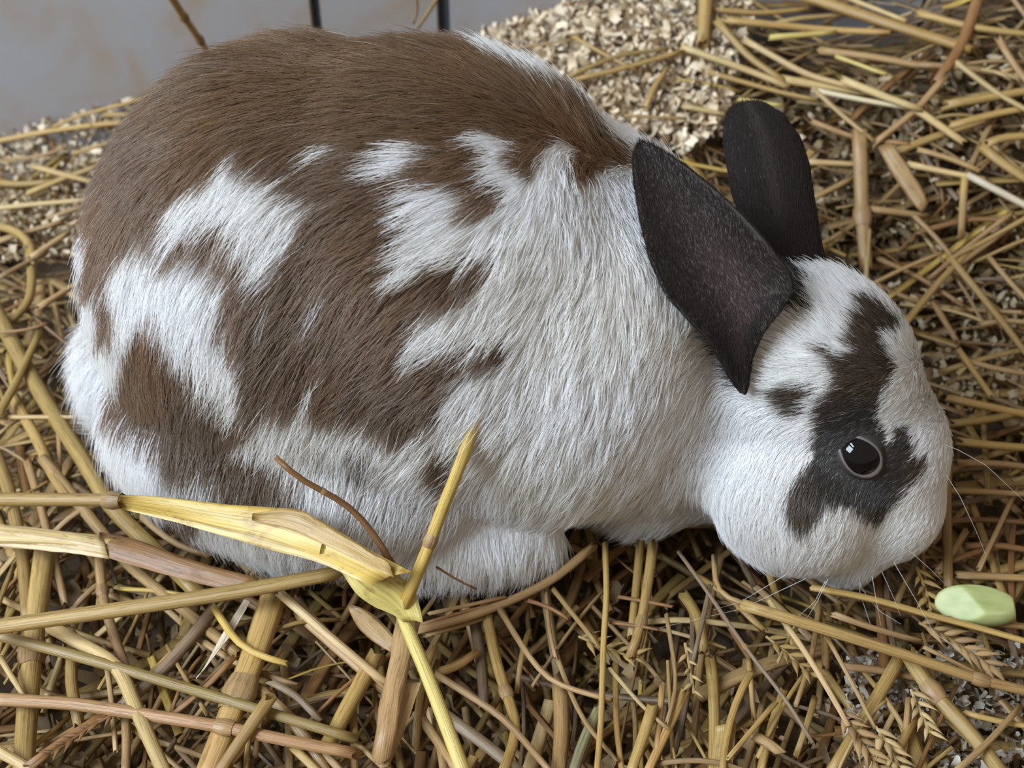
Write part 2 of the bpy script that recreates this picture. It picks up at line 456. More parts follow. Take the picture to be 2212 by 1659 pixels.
def build_ear(Lp, Rp, t0, t1, cup, thick, tip_px, lift=0.0):
    """cupped leaf with an inner and an outer skin; returns vertices, quads, and (side, across, along) per vertex"""
    nv, nu = 30, 17
    Lq, Rq = resample(Lp + [tip_px], nv), resample(Rp + [tip_px], nv)
    tt = t0 + (t1 - t0) * np.linspace(0, 1, nv) - lift * np.sin(np.pi * np.linspace(0, 1, nv)) 
    rows = []
    for i in range(nv):
        a, b = EYE + ray(*Lq[i]) * tt[i], EYE + ray(*Rq[i]) * tt[i]
        s = np.linspace(-1, 1, nu)[:, None]
        wv = np.linalg.norm(b - a)
        rows.append((a * (1 - s) + b * (1 + s)) / 2 + LOOK * (cup * wv * (1 - np.abs(s) ** 2.2)))
    G = np.array(rows)
    du = np.gradient(G, axis=1); dv = np.gradient(G, axis=0)
    Nn = np.cross(du, dv); Nn /= np.maximum(np.linalg.norm(Nn, axis=2), 1e-9)[:, :, None]
    if (Nn.reshape(-1, 3) @ LOOK).mean() > 0: Nn = -Nn            # towards the viewer's side
    edge = (1 - np.linspace(-1, 1, nu) ** 4)[None, :, None] * (1 - np.linspace(0, 1, nv) ** 6)[:, None, None]
    F = G + Nn * (thick * 0.5 * (0.35 + 0.65 * edge)); Bk = G - Nn * (thick * 0.5 * (0.35 + 0.65 * edge))
    V = np.concatenate([F.reshape(-1, 3), Bk.reshape(-1, 3)])
    m = nv * nu
    Q = []
    idx = lambda i, j: i * nu + j
    for i in range(nv - 1):
        for j in range(nu - 1):
            q = (idx(i, j), idx(i, j + 1), idx(i + 1, j + 1), idx(i + 1, j))
            Q.append(q); Q.append(tuple(m + x for x in q[::-1]))
        for j in (0, nu - 1):
            q = (idx(i, j), idx(i + 1, j), m + idx(i + 1, j), m + idx(i, j))
            Q.append(q if j == 0 else q[::-1])
    U = np.tile(np.linspace(-1, 1, nu)[None, :], (nv, 1)).ravel()
    A = np.tile(np.linspace(0, 1, nv)[:, None], (1, nu)).ravel()
    return V, np.array(Q), np.r_[U, U], np.r_[A, A], np.r_[np.zeros(m), np.ones(m)]

def tube(path, rad, sides=8, closed=False, squash=1.0, up=None):
    path = np.asarray(path, float); n = len(path)
    rad = np.broadcast_to(np.asarray(rad, float), (n,))
    tg = (np.roll(path, -1, 0) - np.roll(path, 1, 0)) if closed else np.gradient(path, axis=0)
    tg /= np.maximum(np.linalg.norm(tg, axis=1), 1e-9)[:, None]
    up = np.array([0, 0, 1.0]) if up is None else np.asarray(up, float)
    s = np.cross(tg, up); s /= np.maximum(np.linalg.norm(s, axis=1), 1e-6)[:, None]
    u = np.cross(s, tg)
    a = np.arange(sides) * 2 * np.pi / sides
    V = path[:, None] + rad[:, None, None] * (s[:, None] * np.cos(a)[None, :, None] + u[:, None] * (np.sin(a)[None, :, None] * squash))
    V = V.reshape(-1, 3)
    i = np.arange(n if closed else n - 1)[:, None]; j = np.arange(sides)[None, :]
    i2 = (i + 1) % n
    Q = np.stack([i * sides + j, i * sides + (j + 1) % sides, i2 * sides + (j + 1) % sides, i2 * sides + j], -1).reshape(-1, 4)
    return V, Q

def build_rabbit():
    from mathutils.bvhtree import BVHTree
    root = bpy.data.objects.new('rabbit', None); col.objects.link(root)
    root.location = (0.0, 0.03, 0.0)
    tag(root, 'brown and white spotted rabbit crouching on the straw with its nose lowered', 'rabbit')
    inv = np.array(root.location)
    def local(X): return X - inv
    me = build_body()
    nv = len(me.vertices)
    co = np.empty(nv * 3, np.float32); me.vertices.foreach_get('co', co); co = co.reshape(-1, 3).astype(float)
    me.update()
    bvh = BVHTree.FromPolygons([tuple(v) for v in co], [tuple(p.vertices) for p in me.polygons])
    def hit(x, y):
        r = ray(x, y); r /= np.linalg.norm(r)
        h = bvh.ray_cast(Vector(EYE), Vector(r))
        return None if h[0] is None else (np.array(h[0]), np.array(h[1]))
    # --- eye placement
    ep, en = hit(1860, 986)
    r_eye = 0.0104
    ec = ep + en * -0.0046
    hf, hu, hl = frame(HEAD_F, (1, 0, 1))
    hc0 = np.array([0.128, 0.006, 0.070])
    mirror = lambda X: X - 2 * ((X - hc0) @ hl)[..., None] * hl
    # --- fur samples
    nh = 340000
    headw = lambda X: 1 + 2.2 * smooth(0.085, 0.06, np.linalg.norm(X - np.array([.142, .0, .058]), axis=1))
    P, N = surface_samples(me, nh, headw)
    D, lift, L = groom_field(P, bvh)
    keep = (P[:, 2] > 0.004) | (P[:, 0] > 0.085)
    de = np.minimum(np.linalg.norm(P - ec, axis=1), np.linalg.norm(P - mirror(ec[None])[0], axis=1))
    keep &= de > 0.0100
    L = L * (0.22 + 0.78 * smooth(0.010, 0.026, de))
    lift = lift * (0.4 + 0.6 * smooth(0.011, 0.022, de))
    P, N, D, lift, L = P[keep], N[keep], D[keep], lift[keep], L[keep]
    k = 6
    X = grow(P, N, D, lift, L, k)
    C = coat(X[:, 3])
    n = len(P)
    val = np.clip(1 + rng.normal(size=n) * 0.13, 0.6, 1.45)[:, None]
    lum = C.mean(1, keepdims=True)
    C = np.where(lum > 0.5, C * np.clip(1 + rng.normal(size=(n, 1)) * 0.05, 0.85, 1.1), C * val)
    ruf = np.clip(lowfreq(P, 170.0, 33) * 1.6 - 0.15, 0, 1)[:, None] * (lum < 0.4)
    C = C * (1 + ruf * np.array([0.10, 0.0, -0.10]))
    pale = (rng.random(n) < 0.035)[:, None] & (lum < 0.4)
    C = np.where(pale, np.array([0.42, 0.35, 0.29]), C)
    CC = np.clip(np.repeat(C[:, None], k, 1), 0, 0.95)
    rad = (0.000112 * np.clip(1 + rng.normal(size=n) * 0.2, 0.5, 1.6))[:, None] * (1 - 0.80 * np.linspace(0, 1, k) ** 1.8)[None]
    rad = rad * (1 - 0.28 * smooth(0.085, 0.06, np.linalg.norm(P - np.array([.142, .0, .058]), axis=1)))[:, None]
    # skin colours
    a = me.attributes.new('coat', 'FLOAT_COLOR', 'POINT')
    sk = coat(co, 0.0)
    a.data.foreach_set('color', np.c_[sk, np.ones(nv)].astype(np.float32).ravel())
    me.vertices.foreach_set('co', local(co).astype(np.float32).ravel()); me.update()
    body = link('body', me, skin_material('rabbit_skin'), root)
    furm = hair_material('rabbit_fur')
    hair_object('fur', local(X.reshape(-1, 3)).reshape(X.shape), rad, CC, furm, body, k)
    # --- eyes
    eye_m = flat_material('eye_dark', (0.004, 0.0035, 0.004), 0.03, **{'Specular IOR Level': 0.35})
    lid_m = skin_material('eyelid_skin', 'tint', 0.5)
    bm = bmesh.new(); bmesh.ops.create_uvsphere(bm, u_segments=40, v_segments=28, radius=r_eye)
    em = bpy.data.meshes.new('eye'); bm.to_mesh(em); bm.free()
    em.polygons.foreach_set('use_smooth', np.ones(len(em.polygons), bool))
    lid = []
    for x, y in EYE_PX:
        r = ray(x, y); r /= np.linalg.norm(r)
        oc = EYE - ec; b = oc @ r; c = oc @ oc - (r_eye * 1.02) ** 2
        t = -b - math.sqrt(max(b * b - c, 0))
        q = EYE + r * t
        dq = q - ec; q = ec + dq / np.linalg.norm(dq) * r_eye * 1.02
        lid.append(q)
    lid = resample(np.array(lid + [lid[0]]), 41)[:-1]
    for side in (0, 1):
        c = ec if side == 0 else mirror(ec[None])[0]
        e = link('eye', em, eye_m if side == 0 else None, root); e.location = local(c)
        lp = lid if side == 0 else mirror(lid)
        an = np.arange(len(lp)) / len(lp)
        wide = (0.0008 + 0.0014 * np.exp(-((an - 0.50) / 0.09) ** 2))[:, None]
        outn = (c - hc0) - hf * ((c - hc0) @ hf); outn = outn / np.linalg.norm(outn)
        if side == 0: outn = en
        else: outn = en - 2 * (en @ hl) * hl
        cen = lp.mean(0); away = lp - cen; away -= outn * (away @ outn)[:, None]; away /= np.linalg.norm(away, axis=1)[:, None]
        rings = [c + (lp - c) * 0.95, lp, lp + away * wide * 0.5 + outn * 0.0003, lp + away * wide + outn * 0.0, lp + away * (wide + 0.0006) - outn * 0.0008, lp + away * (wide + 0.0030) - outn * 0.0045]
        tints = [(.08, .06, .06), (.10, .08, .078), (.15, .125, .12), (.09, .075, .072), (.04, .034, .032), (.04, .034, .032)]
        m_ = len(lp)
        V = np.concatenate(rings); i_ = np.arange(5)[:, None]; j_ = np.arange(m_)[None]
        Q = np.stack([i_ * m_ + j_, i_ * m_ + (j_ + 1) % m_, (i_ + 1) * m_ + (j_ + 1) % m_, (i_ + 1) * m_ + j_], -1).reshape(-1, 4)
        link('eyelid', np_mesh('eyelid', V - c, Q, np.repeat(np.array(tints), m_, 0)), lid_m, e)
    # --- ears
    velvet = hair_material('ear_velvet', gloss=0.0)
    ear_skin = skin_material('ear_skin', 'tint', 0.75)
    h0 = hit(1660, 740)[0]; t_near = float((h0 - EYE) @ LOOK) - 0.002
    hb = hit(1715, 590); t_far = float((hb[0] - EYE) @ LOOK) + 0.004
    for spec in ((NEAR_EAR_L, NEAR_EAR_R, t_near, t_near - 0.018, 0.15, 0.0026, (1383, 306), True),
                 (FAR_EAR_L, FAR_EAR_R, t_far, t_far + 0.012, -0.16, 0.0028, (1612, 222), False)):
        Lp, Rp, t0, t1, cup, th, tip, inner_front = spec
        V, Q, U, A, S = build_ear(Lp, Rp, t0, t1, cup, th, tip, 0.011 if inner_front else 0.0)
        inner = (S == 0) if inner_front else (S == 1)
        dark = np.array([0.052, 0.043, 0.038]); pink = np.array([0.125, 0.088, 0.086])
        kk = np.exp(-((U - 0.15) / 0.42) ** 2 - ((A - 0.40) / 0.26) ** 2) * inner
        Cc = dark * (1 - kk[:, None]) + pink * kk[:, None]
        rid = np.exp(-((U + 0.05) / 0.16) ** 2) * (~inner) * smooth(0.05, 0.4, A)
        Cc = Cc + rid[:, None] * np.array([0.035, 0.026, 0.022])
        base = V[A == 0].mean(0)
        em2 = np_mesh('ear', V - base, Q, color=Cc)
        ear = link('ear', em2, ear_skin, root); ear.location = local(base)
        # short velvet on both sides
        Pe, Ne = surface_samples(em2, 42000)
        kd = kdtree.KDTree(len(V))
        for i, v in enumerate(V - base): kd.insert(v, i)
        kd.balance()
        vi = np.fromiter((kd.find(p)[1] for p in Pe), int, len(Pe))
        axis = V[A == 1].mean(0) - V[A == 0].mean(0); axis /= np.linalg.norm(axis)
        Dd = np.tile(axis, (len(Pe), 1))
        Le = np.where(inner[vi], 0.0020, 0.0030) * (1 + 1.2 * smooth(0.35, 0.0, A[vi]))
        Xe = grow(Pe, Ne, Dd, np.full(len(Pe), 0.12), Le, 4, clump=0.0)
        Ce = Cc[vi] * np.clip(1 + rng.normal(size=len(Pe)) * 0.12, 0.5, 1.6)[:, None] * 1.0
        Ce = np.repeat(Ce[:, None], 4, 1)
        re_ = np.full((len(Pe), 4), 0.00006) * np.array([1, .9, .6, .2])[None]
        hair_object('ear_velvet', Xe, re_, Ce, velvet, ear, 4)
    # --- nose and whiskers
    nose_m = flat_material('nose_pink', (0.45, 0.26, 0.24), 0.5)
    npos = np.array([0.160, -0.012, 0.036]) + hf * 0.030
    bm = bmesh.new(); ellipsoid(bm, (0, 0, 0), (0.004, 0.0045, 0.006), hf, hu, 16, 10)
    nm = bpy.data.meshes.new('nose'); bm.to_mesh(nm); bm.free()
    nm.polygons.foreach_set('use_smooth', np.ones(len(nm.polygons), bool))
    no = link('nose', nm, nose_m, root); no.location = local(npos)
    wm = flat_material('whisker_white', (0.75, 0.72, 0.68), 0.4)
    WH = [[(1931,1215),(1982,1302),(2032,1396),(2062,1447)],[(1857,1250),(1858,1330),(1857,1437)],[(1857,1255),(1866,1330),(1882,1392),(1914,1447)],
          [(1783,1255),(1760,1300),(1719,1336)],[(1789,1250),(1765,1300),(1729,1359)],[(1813,1255),(1805,1310),(1789,1353)],
          [(2040,960),(2070,972),(2130,1005),(2212,1082)],[(2040,1020),(2075,1075),(2110,1150),(2130,1200)],[(1884,1245),(1895,1310),(1903,1350)],
          [(1740,1250),(1603,1315),(1425,1356)],[(1700,1240),(1600,1300),(1540,1318)],[(1905,1235),(1930,1290),(1945,1330)],[(1965,1190),(2010,1230),(2040,1260)]]
    for w in WH:
        q = resample(w, 14)
        h = hit(*w[0]); t0 = float((h[0] - EYE) @ LOOK) if h else 0.50
        tt = t0 - 0.004 + 0.004 * np.linspace(0, 1, 14)
        pts = np.array([EYE + ray(*c) * t for c, t in zip(q, tt)])
        pts[:, 2] = np.maximum(pts[:, 2], 0.012)
        V, Q = tube(pts - pts[0], 0.00010 * (1 - 0.7 * np.linspace(0, 1, 14)), 5)
        wo = link('whisker', np_mesh('whisker', V, Q), wm, root); wo.location = local(pts[0])
    return root

build_rabbit()

# ------------------------------------------------------------------ straw
def straw_material():
    nt = NT('dry_straw')
    at = nt.n('Attribute', attribute_name='tint')
    gr = nt.n('Attribute', attribute_name='grain')
    mp = nt.n('Mapping'); mp.inputs['Scale'].default_value = (5.5, 16.0, 40.0)
    nt.l(gr.outputs['Vector'], mp.inputs['Vector'])
    fib = nt.n('TexNoise', Scale=1.0, Detail=3.0, Roughness=0.6); nt.l(mp.outputs[0], fib.inputs['Vector'])
    mp2 = nt.n('Mapping'); mp2.inputs['Scale'].default_value = (1.2, 90.0, 40.0)
    nt.l(gr.outputs['Vector'], mp2.inputs['Vector'])
    blot = nt.n('TexNoise', Scale=1.0, Detail=4.0, Roughness=0.65); nt.l(mp2.outputs[0], blot.inputs['Vector'])
    f1 = ramp(nt, fib.outputs[0], [(0.30, (0.50, 0.42, 0.34)), (0.46, (0.93, 0.91, 0.88)), (0.72, (1.18, 1.15, 1.08))])
    m1 = nt.n('MixRGB', blend_type='MULTIPLY'); m1.inputs[0].default_value = 0.85
    nt.l(at.outputs['Color'], m1.inputs[1]); nt.l(f1, m1.inputs[2])
    f2 = ramp(nt, blot.outputs[0], [(0.30, (0.45, 0.33, 0.22)), (0.46, (0.98, 0.97, 0.95)), (0.70, (1.06, 1.05, 1.0))])
    m2 = nt.n('MixRGB', blend_type='MULTIPLY'); m2.inputs[0].default_value = 0.75
    nt.l(m1.outputs[0], m2.inputs[1]); nt.l(f2, m2.inputs[2])
    bmp = nt.n('Bump', Strength=0.4, Distance=0.0008); nt.l(fib.outputs[0], bmp.inputs['Height'])
    b = nt.n('BsdfPrincipled', Roughness=0.42)
    b.inputs['Specular IOR Level'].default_value = 0.45
    nt.l(m2.outputs[0], b.inputs['Base Color']); nt.l(bmp.outputs[0], b.inputs['Normal'])
    return nt.surf(b.outputs[0])
STRAW = straw_material()
TONES = {'gold': (0.50, 0.355, 0.135), 'pale': (0.66, 0.52, 0.27), 'lime': (0.66, 0.58, 0.20), 'brown': (0.30, 0.165, 0.065), 'grey': (0.27, 0.205, 0.14),
         'olive': (0.42, 0.305, 0.11), 'tan': (0.46, 0.320, 0.155), 'white': (0.76, 0.70, 0.58), 'yellow': (0.66, 0.50, 0.14), 'green': (0.32, 0.33, 0.19)}
TONES = {k: np.array(v) * np.array([0.79, 0.73, 0.66]) for k, v in TONES.items()}

def path_tangents(p):
    t = np.gradient(p, axis=0)
    return t / np.maximum(np.linalg.norm(t, axis=1), 1e-9)[:, None]
def stalk_mesh(name, path, rad, tone, sides=8, squash=1.0, up=(0, 0, 1.0), hollow=True, fray=0.0):
    path = np.asarray(path, float)
    rad = np.broadcast_to(np.asarray(rad, float), (len(path),)).copy()
    tg = path_tangents(path)
    if hollow:                                  # cut ends show the hollow of the stalk
        e0, e1 = path[0], path[-1]; d0, d1 = tg[0], tg[-1]
        path = np.concatenate([[e0 + d0 * rad[0] * 1.5, e0], path, [e1, e1 - d1 * rad[-1] * 1.5]])
        tg = np.concatenate([[d0, d0], tg, [d1, d1]])
        rad = np.concatenate([[rad[0] * .55, rad[0] * .62], rad, [rad[-1] * .62, rad[-1] * .55]])
    upv = np.asarray(up, float)
    s = np.cross(tg, upv); s /= np.maximum(np.linalg.norm(s, axis=1), 1e-6)[:, None]
    u = np.cross(s, tg)
    a = np.arange(sides) * 2 * np.pi / sides
    n = len(path)
    V = path[:, None] + rad[:, None, None] * (s[:, None] * np.cos(a)[None, :, None] + u[:, None] * (np.sin(a)[None, :, None] * squash))
    if hollow:
        rag = rng.uniform(0, 1.6, sides)[:, None] * tg[-1] * rad[-3]; V[-3] += rag; V[-2] += rag
        rag = rng.uniform(0, 1.6, sides)[:, None] * tg[0] * rad[2]; V[2] -= rag; V[1] -= rag
    if fray: V = V + rng.normal(size=V.shape) * (rad[:, None, None] * fray)
    i = np.arange(n - 1)[:, None]; j = np.arange(sides)[None, :]
    Q = np.stack([i * sides + j, i * sides + (j + 1) % sides, (i + 1) * sides + (j + 1) % sides, (i + 1) * sides + j], -1).reshape(-1, 4)
    d = np.r_[0, np.cumsum(np.linalg.norm(np.diff(path, axis=0), axis=1))]
    seed = rng.random()
    G = np.stack([np.broadcast_to(np.cos(a)[None], (n, sides)), np.broadcast_to(d[:, None] , (n, sides)), np.broadcast_to(np.sin(a)[None] * 0.2 + seed * 3, (n, sides))], -1)
    drift = np.asarray(tone) * rng.uniform(0.72, 1.12) * np.array([1.0, 1 - abs(rng.normal()) * 0.05, 1 - abs(rng.normal()) * 0.08])
    k_ = np.clip(np.linspace(-.3, 1.3, n) + rng.normal() * 0.3, 0, 1)[:, None, None]
    C = (np.asarray(tone)[None, None] * (1 - k_) + drift[None, None] * k_) * np.ones((n, sides, 1)); C = C.reshape(-1, 3)
    return np_mesh(name, V.reshape(-1, 3), Q, C, G.reshape(-1, 3))
def ribbon_mesh(name, A, B, tone, bow=0.15, thick=0.0004, nu=7):
    """leaf blade between two edges, bowed across its width, with two faces and a rim"""
    A, B = np.asarray(A), np.asarray(B)
    n = len(A)
    s = np.linspace(0, 1, nu)
    up = np.array([0, 0, 1.0]) - LOOK * 0.6; up /= np.linalg.norm(up)
    wdt = np.linalg.norm(B - A, axis=1)
    G = A[:, None] * (1 - s)[None, :, None] + B[:, None] * s[None, :, None]
    prof = np.sin(np.pi * s) + 0.18 * np.sin(5 * np.pi * s + 1.0)
    G = G + up * (bow * wdt[:, None, None] * prof[None, :, None])
    G = G + rng.normal(size=(n, nu, 1)) * 0.00022 * up
    du, dv = np.gradient(G, axis=1), np.gradient(G, axis=0)
    N = np.cross(du, dv); N /= np.maximum(np.linalg.norm(N, axis=2), 1e-9)[:, :, None]
    V = np.concatenate([(G + N * thick / 2).reshape(-1, 3), (G - N * thick / 2).reshape(-1, 3)])
    m = n * nu; Q = []
    for i in range(n - 1):
        for j in range(nu - 1):
            q = (i * nu + j, i * nu + j + 1, (i + 1) * nu + j + 1, (i + 1) * nu + j)
            Q.append(q); Q.append(tuple(m + x for x in q[::-1]))
        for j in (0, nu - 1):
            q = (i * nu + j, (i + 1) * nu + j, m + (i + 1) * nu + j, m + i * nu + j); Q.append(q)
    for i in (0, n - 1):
        for j in range(nu - 1): Q.append((i * nu + j, i * nu + j + 1, m + i * nu + j + 1, m + i * nu + j))
    d = np.r_[0, np.cumsum(np.linalg.norm(np.diff((A + B) / 2, axis=0), axis=1))]
    seed = rng.random() * 3
    g = np.stack([np.broadcast_to(s[None] * 2.2, (n, nu)), np.broadcast_to(d[:, None], (n, nu)), np.full((n, nu), seed)], -1).reshape(-1, 3)
    C = np.tile(np.asarray(tone), (2 * m, 1))
    return np_mesh(name, V, np.array(Q), C, np.r_[g, g])
def curve_through(pts, n):
    """smooth-ish polyline through points (keeps kinks soft)"""
    p = resample(pts, n)
    for _ in range(2):
        p[1:-1] = 0.25 * p[:-2] + 0.5 * p[1:-1] + 0.25 * p[2:]
    return p
def place(pts, z0, z1, absolute):
    q = []
    zz = np.linspace(0, 1, len(pts))
    d = np.r_[0, np.cumsum([math.dist(a, b) for a, b in zip(pts, pts[1:])])]; d = d / d[-1]
    for (x, y), f in zip(pts, d):
        z = z0 + (z1 - z0) * f
        q.append(on_z(x, y, z) if absolute else on_bed(x, y, z))
    return np.array(q)
ZONES = {
    'rump': ('dry straw stalk lying in the litter beside the rabbit\'s rump', 'straw stalks beside the rump', 'in the litter beside the rabbit\'s rump'),
    'belly': ('dry straw stalk in the tangle before the rabbit\'s belly and foot', 'straw stalks before the belly', 'in the straw before the rabbit\'s belly'),
    'chin': ('dry straw stalk in the tangle under the rabbit\'s chin and nose', 'straw stalks under the chin', 'in the straw under the rabbit\'s chin'),
    'face': ('dry straw stalk heaped in front of the rabbit\'s forehead and nose', 'straw stalks before the forehead', 'in the straw before the rabbit\'s forehead'),
    'ears': ('dry straw stalk on the bank of bedding behind the rabbit\'s ears', 'straw stalks behind the ears', 'on the bank behind the rabbit\'s ears'),
    'wall': ('dry straw stalk lying on the shavings between rabbit and tiled wall', 'straw stalks by the tiled wall', 'on the shavings by the tiled wall'),
}
LOOK_WORD = {'gold': 'golden', 'pale': 'pale straw-coloured', 'lime': 'yellow-green', 'brown': 'brown', 'grey': 'grey-brown', 'olive': 'olive', 'tan': 'tan', 'white': 'whitish', 'yellow': 'yellow', 'green': 'greenish'}
def stalk_tag(o, zone, tone, w, bent, noded):
    L_ = max(o.dimensions); size = 'long ' if L_ > 0.075 else ('short ' if L_ < 0.035 else '')
    size += ('thick' if w >= 27 else ('slender' if w >= 15 else 'thin'))
    o['label'] = ('%s %s%s stalk%s %s' % (size, 'bent ' if bent else '', LOOK_WORD[tone], ' with a node' if noded else '', ZONES[zone][2]))
    o['category'] = 'straw'; o['group'] = ZONES[zone][1]
def straw(pts, w, tone, zone, dz=(0.002, 0.002), nodes=(), squash=0.8, absolute=False, label=None, name='straw_stalk', fray=0.0, taper=0.85, jit=0.06, cat='straw'):
    P3 = place(pts, dz[0], dz[1], absolute)
    L = np.linalg.norm(np.diff(P3, axis=0), axis=1).sum()
    n = max(6, min(26, int(L / 0.006)))
    path = curve_through(P3, n)
    dist = np.linalg.norm(path - EYE, axis=1).mean()
    r = w * 0.5 * dist / FOC
    rad = r * np.linspace(1.0, taper, n)
    base = path[len(path) // 2].copy()
    tc = TONES[tone] * (1 + rng.normal() * jit) * (1 + rng.normal(size=3) * 0.012)
    me = stalk_mesh('straw', path - base, rad, np.clip(tc, 0.02, 0.9), squash=squash, fray=fray)
    o = link(name, me, STRAW); o.location = base
    if label: tag(o, label, cat)
    else:
        v0, v1 = np.subtract(pts[1], pts[0]), np.subtract(pts[-1], pts[-2])
        bent = len(pts) > 2 and v0 @ v1 < 0.80 * np.linalg.norm(v0) * np.linalg.norm(v1)
        stalk_tag(o, zone, tone, w, bent, len(nodes) > 0)
    for f in nodes:
        i = min(int(f * (n - 1)), n - 2); c = path[i] * (1 - (f * (n - 1) - i)) + path[i + 1] * (f * (n - 1) - i)
        t = path[i + 1] - path[i]; t /= np.linalg.norm(t)
        ring = np.array([c + t * k * r for k in (-1.3, -0.6, 0.0, 0.7, 1.3)])
        nm = stalk_mesh('node', ring - base, r * np.array([1.02, 1.2, 1.28, 1.18, 1.02]), TONES['tan'] * 0.85, squash=squash, hollow=False)
        link('node', nm, STRAW, o)
    return o
def leaf(edge_a, edge_b, tone, za, zb, parent=None, name='leaf', n=18, bow=0.12, absolute=True, label=None, zone=None, base=None):
    A = curve_through(place(edge_a, za[0], za[1], absolute), n); B = curve_through(place(edge_b, zb[0], zb[1], absolute), n)
    if parent is not None: base = np.array(parent.location)
    else: base = (A.mean(0) + B.mean(0)) / 2
    o = link(name, ribbon_mesh(name, A - base, B - base, TONES[tone], bow), STRAW, parent)
    if parent is None:
        o.location = base
        if label: tag(o, label, 'straw')
        elif zone: tag(o, ZONES[zone][0].replace('straw stalk', 'straw leaf'), 'straw', ZONES[zone][1].replace('stalks', 'leaves'))
    return o

# ---- the stalks one can pick out, traced on the bedding surface
# the long stalk over the rabbit's thigh: stem, node, crumpled yellow leaf
s1 = straw([(-60,1079),(139,1079),(254,1081)], 31, 'olive', None, (0.044, 0.058), (0.97,), 0.9, True, 'yellow straw stalk with a crumpled leaf crossing in front of the rabbit\'s thigh')
leaf([(258,1070),(357,1072),(460,1088),(560,1097),(645,1095),(700,1128),(780,1180),(890,1236)], [(258,1096),(300,1110),(357,1120),(500,1162),(600,1192),(680,1208),(740,1236),(800,1264)], 'yellow', (0.062, 0.066), (0.054, 0.056), s1)
leaf([(700,1165),(770,1195),(840,1236),(892,1260),(905,1300),(914,1346)], [(690,1200),(735,1228),(768,1282),(800,1306),(850,1326),(872,1342)], 'lime', (0.064, 0.040), (0.058, 0.036), s1, bow=0.2)
leaf([(545,1110),(600,1101),(650,1096),(692,1128),(760,1168),(840,1216)], [(545,1124),(620,1140),(680,1166),(740,1194),(800,1224),(850,1246)], 'gold', (0.0665, 0.0690), (0.0630, 0.0640), s1, bow=0.10)
straw([(1040,872),(997,1000),(942,1131),(930,1175),(898,1246),(880,1290)], 27, 'yellow', None, (0.1125, 0.046), (0.70,), 0.95, True, 'upright golden straw stalk leaning with its tip in the rabbit\'s white flank', taper=1.1)
straw([(868,1325),(890,1382),(918,1445),(957,1548),(1010,1690)], 30, 'lime', None, (0.034, 0.022), (), 0.9, True, 'smooth yellow-green straw stalk hanging below the crumpled leaf', taper=1.0)
d1 = straw([(880,1345),(866,1410),(854,1469),(842,1540),(828,1620)], 52, 'tan', None, (0.024, 0.014), (), 0.45, True, 'frayed pale brown straw sheath hanging below the crumpled leaf', fray=0.10)
leaf([(860,1480),(846,1560),(818,1650)], [(908,1475),(874,1580),(840,1655)], 'tan', (0.018, 0.010), (0.016, 0.010), d1, n=8)
straw([(-40,1360),(0,1353),(278,1314),(516,1278),(725,1238)], 36, 'gold', None, (0.020, 0.034), (), 0.75, True, 'thick golden straw stalk lying across the litter below the yellow leaf', taper=0.95)
s5 = straw([(-40,1155),(100,1160),(228,1172)], 42, 'pale', None, (0.018, 0.022), (), 0.5, True, 'pale flattened straw stalk bent over into a torn brown leaf')
leaf([(215,1150),(300,1166),(357,1190),(450,1222),(560,1250)], [(220,1200),(290,1222),(357,1240),(440,1262),(520,1285)], 'brown', (0.024, 0.020), (0.020, 0.016), s5)
leaf([(-30,1130),(60,1138),(150,1150),(225,1165)], [(-30,1178),(70,1186),(140,1192),(235,1206)], 'pale', (0.020, 0.024), (0.016, 0.020), s5, bow=0.2)
straw([(-20,1368),(140,1410),(278,1449),(516,1520),(760,1594)], 26, 'olive', None, (0.012, 0.010), (), 0.8, False, 'olive straw stalk with black mildew stains low in the litter')
straw([(-20,1510),(159,1520),(318,1544),(490,1571),(610,1598),(760,1626)], 30, 'tan', None, (0.012, 0.010), (0.66,), 0.8, False, 'pinkish tan straw stalk with a node, across the lower litter')
straw([(588,1298),(556,1397),(516,1497),(480,1590),(440,1690)], 60, 'gold', None, (0.010, 0.006), (0.55,), 0.55, False, 'broad striped golden straw stalk standing among the thinner ones')
leaf([(760,1306),(800,1318),(850,1372),(866,1395)], [(750,1310),(772,1360),(812,1392),(850,1412)], 'tan', (0.014, 0.014), (0.012, 0.012), None, 'straw_leaf', 8, 0.05, True, 'torn brown straw leaf lying behind the frayed sheath')
leaf([(528,1295),(478,1372),(436,1455)], [(540,1300),(494,1380),(424,1466)], 'white', (0.016, 0.010), (0.016, 0.010), None, 'straw_leaf', 10, 0.1, True, 'thin white strip of straw leaf under the thick golden stalk')
straw([(600,992),(625,1020),(660,1045),(700,1060),(760,1095),(800,1140),(845,1215)], 13, 'brown', None, (0.094, 0.056), (0.36,), 0.8, True, 'thin curved brown grass stem in front of the rabbit\'s white thigh', taper=1.3)
straw([(945,1226),(985,1252),(1028,1272)], 6, 'brown', None, (0.052, 0.040), (), 0.8, True, 'tiny brown twig caught in the fur of the rabbit\'s foot')
